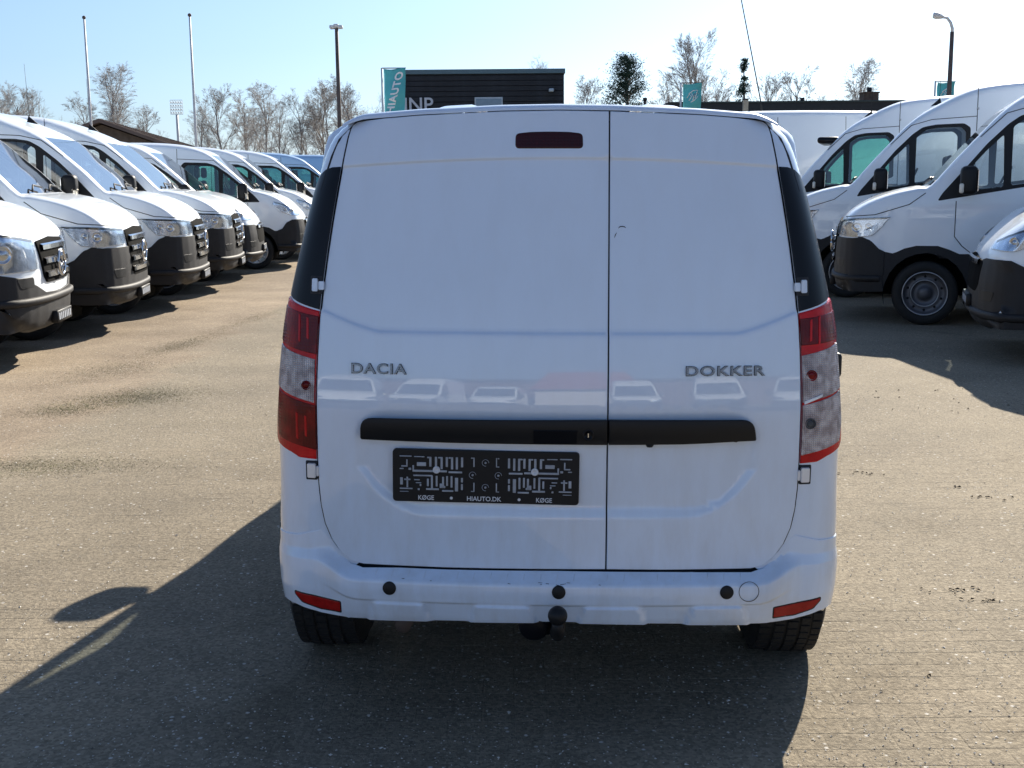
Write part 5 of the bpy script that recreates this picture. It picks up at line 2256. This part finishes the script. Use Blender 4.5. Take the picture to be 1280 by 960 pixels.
Yp = 60
pine(xat(783, Yp, 5), Yp, zat(72, Yp, 783), 1.35, 'dense dark green pine tree right of the black building', 4, 230, lo=.25)
Yp = 55
pine(xat(929, Yp, 5), Yp, zat(74, Yp, 929), .55, 'small sparse spruce behind the pale post and flat roof', 9, 45, lo=.35, cone=True, name='spruce_tree')

# black clad building
Y = 60.
x0, x1 = xat(500, Y, 5), xat(705, Y, 5)
zt = zat(86.5, Y, 600)
bb = empty('office_building', ((x0 + x1) / 2, Y, 0))
tag(bb, 'black clad flat-roofed building with pale lettering and one window', 'building')
wd = (x1 - x0) / 2
bm = bmesh.new()
add_box(bm, (-wd, .12, 0), (wd, 10, zt - .05))
bmo('wall', bm, M['blackwood'], bb, smooth=False)
nb = 26
bw_ = (zt - .3) / nb
bme = None
for k in range(nb):
    if bme is None:
        bm = bmesh.new()
        add_box(bm, (-wd, 0, 0), (wd, .11, bw_ - .02), .01)
        o = bmo('cladding_board', bm, M['blackwood'], bb, smooth=False)
        bme = o.data
    else:
        o = link('cladding_board', bme, bb)
    o.location = (0, .002 * (k % 3), .02 + k * bw_)
bm = bmesh.new()
add_box(bm, (-wd - .06, -.06, zt - .22), (wd + .06, 10.1, zt), .01)
bmo('roof_edge', bm, pm('blue_grey_roof_trim', (.10, .17, .2), .5), bb, smooth=False)
cx = (x0 + x1) / 2
wx0, wx1 = xat(593.5, Y, 4) - cx, xat(628.5, Y, 4) - cx
wz = zat(121.5, Y, 600)
bm = bmesh.new()
add_box(bm, (wx0, -.05, wz - 1.1), (wx1, .05, wz), .01)
wi = bmo('window', bm, M['trim'], bb, smooth=False)
bm = bmesh.new()
add_box(bm, (wx0 + .07, -.07, wz - 1.03), (wx1 - .07, -.045, wz - .08))
bmo('pane', bm, M['window'], wi, smooth=False)
me = text_mesh('INP', .95, .04, offset=.01)
for v in me.vertices:
    v.co = Vector((v.co.x * 1.0, -v.co.z - .06, v.co.y))
me.name = 'lettering'
o = link('lettering', me, bb, M['chalk'])
o.location = (xat(523, Y, 5) - cx, 0, zat(132, Y, 520))
bm = bmesh.new()
add_box(bm, (-.12, -.3, -.08), (.12, 0, .08), .03)
o = bmo('wall_lamp', bm, M['trim'], bb)
o.location = (xat(689, Y, 5) - cx, 0, zat(113, Y, 689))

# low flat-roofed building on the right
Y = 50.
x0, x1 = xat(836, Y, 4), xat(1172, Y, 4)
cx = (x0 + x1) / 2
lb = empty('low_building', (cx, Y, 0))
tag(lb, 'long low beige building with dark roof fascia behind the right row', 'building')
wd = (x1 - x0) / 2
zr, zf = zat(126, Y, 1000), zat(140.5, Y, 1000)
bm = bmesh.new()
add_box(bm, (-wd + .3, .6, 0), (wd - .3, 9, zf + .1))
bmo('wall', bm, M['beige'], lb, smooth=False)
bm = bmesh.new()
add_box(bm, (-wd, 0, zf), (wd, 9.6, zr - .06), .01)
rf_ = bmo('roof', bm, M['fascia'], lb, smooth=False)
bm = bmesh.new()
add_box(bm, (-wd - .04, -.04, zr - .07), (wd + .04, 9.7, zr), .01)
bmo('roof_trim', bm, pm('green_grey_trim', (.035, .05, .05), .6), rf_, smooth=False)
for px0, px1 in ((880, 912), (985, 1015), (1018, 1052), (1056, 1074), (1090, 1120), (1125, 1158)):
    a, b = xat(px0, Y, 3.5) - cx, xat(px1, Y, 3.5) - cx
    bm = bmesh.new()
    add_box(bm, (a, .52, zf - 1.3), (b, .64, zf - .06), .01)
    wi = bmo('window', bm, M['trim'], lb, smooth=False)
    bm = bmesh.new()
    add_box(bm, (a + .06, .50, zf - 1.24), (b - .06, .55, zf - .12))
    bmo('pane', bm, M['window'], wi, smooth=False)
for px in (915, 958, 1016, 1120):
    a = xat(px, Y, 3.5) - cx
    bm = bmesh.new()
    add_box(bm, (a - .12, .35, 0), (a + .12, .58, zf - .003))
    bmo('pillar', bm, M['fascia'], lb, smooth=False)
a = xat(1117, Y, 5) - cx
bm = bmesh.new()
zc = zat(108, Y, 1117)
add_box(bm, (a - .32, 3, zr), (a + .32, 3.7, zc), .02)
add_box(bm, (a - .36, 2.96, zc - .06), (a + .36, 3.74, zc), .01)
ch_ = bmo('chimney', bm, M['brick'], rf_, smooth=False)
bm = bmesh.new()
add_lathe(bm, [(.10, zc), (.12, zc + .2), (.07, zc + .2)], 12, 'Z', (a, 3.35, 0))
add_tube(bm, [(a - .08, 3.3, zc), (a - .08, 3.3, zc + .9)], .012, 4)
for dz, w_ in ((.3, .14), (.36, .2), (.42, .1)):
    add_tube(bm, [(a - .08 - w_, 3.3, zc + dz), (a - .08 + w_, 3.3, zc + dz + .02)], .012, 4)
bmo('chimney_cap', bm, M['fascia'], rf_)
for px in (811, 1013):
    xx = xat(px, Y, 4) - cx
    bm = bmesh.new()
    add_tube(bm, [(xx, 1.5, 0 if px < 836 else zr), (xx, 1.5, zat(121, Y, px))], .06, 8)
    add_lathe(bm, [(.09, 0), (.09, .12)], 10, 'Z', (xx, 1.5, zat(123, Y, px)))
    bmo('vent_pipe', bm, M['fascia'], lb)

# pale post in front of the low building
Y = 44.
post = empty('gate_post', (xat(930.5, Y, 3), Y, 0))
tag(post, 'pale square post standing in front of the low building below the spruce', 'post')
bm = bmesh.new()
add_box(bm, (-.09, -.09, 0), (.09, .09, zat(125, Y, 930)), .01)
bmo('shaft', bm, M['concrete'], post, smooth=False)
bm = bmesh.new()
add_box(bm, (-.10, -.10, zat(125, Y, 930)), (.10, .10, zat(125, Y, 930) + .05), .02)
bmo('cap', bm, M['fascia'], post, smooth=False)

# brown-roofed hall on the left
Y = 44.
hx = xat(123, Y, 4)
zr = zat(148, Y, 123)
hall = empty('hall', (hx, Y, 0), math.atan(.165))
tag(hall, 'brown gabled hall roof rising behind the left row of vans', 'building')
hw_, he, hl_ = 4.2, zr - 1.55, 34.
bm = bmesh.new()
V = [(-hw_ + .3, .5, 0), (hw_ - .3, .5, 0), (hw_ - .3, .5, he - .05), (0, .5, zr - .2), (-hw_ + .3, .5, he - .05)]
vv = [bm.verts.new(v) for v in V]
v2 = [bm.verts.new((v[0], hl_ - .5, v[2])) for v in V]
bm.faces.new(vv)
bm.faces.new(v2[::-1])
for k in range(5):
    bm.faces.new((vv[k], v2[k], v2[(k + 1) % 5], vv[(k + 1) % 5]))
bmo('wall', bm, pm('dark_timber_gable', (.14, .11, .085), .9, var=.3), hall, smooth=False)
bm = bmesh.new()
for sg in (-1, 1):
    q = [(0, 0, zr), (sg * hw_, 0, he), (sg * hw_, hl_, he), (0, hl_, zr)]
    lo = [(x_, y_, z_ - .14) for x_, y_, z_ in q]
    a = [bm.verts.new(c) for c in q]
    b = [bm.verts.new(c) for c in lo]
    bm.faces.new(a)
    bm.faces.new(b[::-1])
    for k in range(4):
        bm.faces.new((a[k], b[k], b[(k + 1) % 4], a[(k + 1) % 4]))
    for k in range(0, 34):
        add_box(bm, (-.02, -.02, 0), (.02, .02, 1))  # placeholder for ribs, replaced below
        vs = list(bm.verts)[-8:]
        y_ = k + .5
        ln = [(0, zr + .02), (sg * hw_, he + .02)]
        co = [(ln[0][0], y_ - .04, ln[0][1]), (ln[0][0], y_ + .04, ln[0][1]), (ln[1][0], y_ - .04, ln[1][1]), (ln[1][0], y_ + .04, ln[1][1])]
        for i_, v in enumerate(vs):
            base_ = co[i_ % 4]
            v.co = Vector(base_) + Vector((0, 0, .0 if i_ < 4 else -.03))
bmesh.ops.recalc_face_normals(bm, faces=bm.faces)
bmo('roof', bm, M['brownroof'], hall, smooth=False)


def mast(name, label, cat, px, py, Y, r0, r1, mat, part='shaft', group=None):
    z = zat(py, Y, px)
    x = xat(px, Y, z)
    root = empty(name, (x, Y, 0))
    tag(root, label, cat, group)
    bm = bmesh.new()
    add_tube(bm, [(0, 0, 0), (0, 0, z * .5), (0, 0, z)], [r0, (r0 + r1) / 2, r1], 10)
    bmo(part, bm, mat, root)
    return root, z


for px, py, lab in ((106, 24, 'tall bare white flagpole left of the pale birch'), (238, 21, 'tall bare white flagpole rising over the right end of the brown roof')):
    f, z = mast('flagpole', lab, 'flagpole', px, py, 40, .055, .03, M['pole'], group='bare flagpoles on the left')
    bm = bmesh.new()
    add_lathe(bm, [(.03, z), (.06, z + .03), (.06, z + .08), (.02, z + .11)], 10, 'Z')
    bmo('finial', bm, M['rust'], f)
f, z = mast('lamp_mast', 'brown steel lamp mast with small floodlight heads on the left', 'lamp', 421.5, 36, 42, .085, .06, M['rust'])
for dx, dz in ((-.14, .05), (.0, .09), (.14, .05)):
    bm = bmesh.new()
    add_box(bm, (dx - .09, -.12, z + dz - .05), (dx + .07, .1, z + dz + .06), .02)
    bmo('floodlight', bm, M['pole'], f)
bm = bmesh.new()
add_tube(bm, [(-.2, 0, z), (.2, 0, z + .02)], .02, 5)
bmo('crossbar', bm, M['rust'], f)

# street lamp on the right
Y = 34.
f, z = mast('street_lamp', 'grey street lamp with curved arm rising behind the right row', 'lamp', 1191, 40, Y, .085, .055, M['rust'])
bm = bmesh.new()
s = Y / FPX
add_tube(bm, [(0, 0, z - .1), (0, 0, z + 4 * s), (-2.5 * s, 0, z + 11 * s), (-7 * s, 0, z + 16.5 * s), (-13 * s, 0, z + 17.5 * s)], [.05, .045, .042, .04, .038], 8)
bmo('arm', bm, M['pole'], f)
bm = bmesh.new()
add_tube(bm, [(-12 * s, 0, z + 17.3 * s), (-15 * s, 0, z + 18.2 * s), (-20 * s, 0, z + 19.2 * s), (-23.5 * s, 0, z + 19.6 * s), (-24 * s, 0, z + 19.6 * s)], [.04, .07, .095, .08, .03], 8)
bmo('lamp_head', bm, M['pole'], f)

# stadium floodlight far off
Y = 300.
f, z = mast('stadium_floodlight', 'distant stadium floodlight mast above the brown roof', 'floodlight', 221, 143, Y, .35, .3, M['pole'])
bm = bmesh.new()
w_, h_ = 3.0 / 2, 3.4
for k in range(5):
    add_tube(bm, [(-w_, 0, z + h_ * k / 4), (w_, 0, z + h_ * k / 4)], .07, 4)
for k in range(6):
    xx = -w_ + 2 * w_ * k / 5
    add_tube(bm, [(xx, 0, z), (xx, 0, z + h_)], .05, 4)
bmo('lamp_frame', bm, M['pole'], f)
for r_ in range(4):
    for c in range(5):
        bm = bmesh.new()
        add_box(bm, (-w_ + .12 + c * .6, -.25, z + r_ * .85 + .2), (-w_ + .42 + c * .6, .1, z + r_ * .85 + .5), .05)
        bmo('floodlight', bm, M['pole'], f)


def flag(label, pxp, pyt, Y, px0, px1, py0, py1, slump, text=None, scribble=False):
    root, z = mast('flag', label, 'flag', pxp, pyt, Y, .045, .03, M['pole'], 'pole')
    z0, z1 = zat(py0, Y, px0), zat(py1, Y, px0)
    xo = xat(pxp, Y, z)
    xa, xb = xat(px0, Y, z0) - xo, xat(px1, Y, z0) - xo
    nx, nz = 14, 26
    V, F = [], []

    def cloth(a, b):
        x = xa + (xb - xa) * a * (1 - slump * b * b * .4)
        y = .06 * math.sin(a * 6 + b * 3) + .04 * math.sin(b * 9)
        return Vector((x, y, z0 + (z1 - z0) * b - .02 * math.sin(a * 5)))
    for j in range(nz + 1):
        for i in range(nx + 1):
            V.append(cloth(i / nx, j / nz))
    for j in range(nz):
        for i in range(nx):
            q = j * (nx + 1) + i
            F.append((q, q + 1, q + nx + 2, q + nx + 1))
    c = pyo('cloth', V, F, M['teal'], root, True)
    sd = c.modifiers.new('s', 'SOLIDIFY')
    sd.thickness = .006
    bm = bmesh.new()
    add_tube(bm, [(0, 0, z0 + .02), (xb + .02, 0, z0 + .02)], .018, 5)
    bmo('top_rail', bm, M['rust'], root)
    if text:
        me = text_mesh(text, 1, .002, offset=.035, spacing=1.12)
        xs = [v.co.x for v in me.vertices]
        ys = [v.co.y for v in me.vertices]
        Wt, Ht = max(xs) - min(xs), max(ys) - min(ys)
        for v in me.vertices:
            u = (v.co.x - min(xs)) / Wt          # along the word, bottom to top
            w = (v.co.y - min(ys)) / Ht          # across
            b = .96 - u * .88
            a = .94 - w * .38 - (1 - u) * .50
            p = cloth(a, b)
            v.co = p + Vector((0, -.040 if v.co.z > 0 else -.030, 0))
        me.name = 'lettering'
        link('lettering', me, c, M['flagwhite'])
    if scribble:
        bm = bmesh.new()
        for st in ([(.2, .42), (.35, .30), (.45, .38), (.3, .5)], [(.45, .28), (.55, .42), (.62, .30), (.5, .5)], [(.62, .44), (.75, .26), (.82, .34)], [(.3, .3), (.55, .2), (.8, .22)], [(.4, .55), (.6, .5), (.78, .4)]):
            add_tube(bm, [cloth(a, b) + Vector((0, -.01, 0)) for a, b in st], .018, 4)
        bmo('emblem', bm, M['flagwhite'], c)
    return root


flag('teal flag with white word running up it, left of the black building', 477.5, 85, 40., 480, 507, 86, 143, .25, text='HIAUTO')
flag('teal flag with a faint white emblem in front of the low building', 851.5, 103, 40., 854.5, 877.5, 104.5, 146, .1, scribble=True)
flag('small teal flag beside the street lamp on the right', 1169.5, 101, 40., 1172.5, 1194, 103, 140, .1, scribble=True)

# red-roofed house behind the camera (it shows in the paint)
hs_ = empty('red_roof_house', (1.0, -34, 0))
tag(hs_, 'white house with a red tiled roof behind the camera', 'house')
bm = bmesh.new()
add_box(bm, (-4, -8, 0), (4, 0, 3.0))
bmo('wall', bm, pm('white_house_wall', (.6, .58, .54), .8), hs_, smooth=False)
bm = bmesh.new()
v = [bm.verts.new(c) for c in ((-4.4, .5, 2.9), (4.4, .5, 2.9), (3.2, -4, 5.4), (-3.2, -4, 5.4), (-4.4, -8.5, 2.9), (4.4, -8.5, 2.9))]
bm.faces.new((v[0], v[1], v[2], v[3]))
bm.faces.new((v[3], v[2], v[5], v[4]))
bm.faces.new((v[0], v[3], v[4]))
bm.faces.new((v[1], v[5], v[2]))
bmo('roof', bm, M['redroof'], hs_, smooth=False)

# the small van stands on the same slight cross-fall as the camera
axis = Vector((0, math.cos(PITCH), -math.sin(PITCH)))
bpy.context.view_layer.update()
pivot = Matrix.Translation((0, 0, CAM_H))
DK.matrix_world = pivot @ Matrix.Rotation(-ROLL, 4, axis) @ pivot.inverted() @ DK.matrix_world
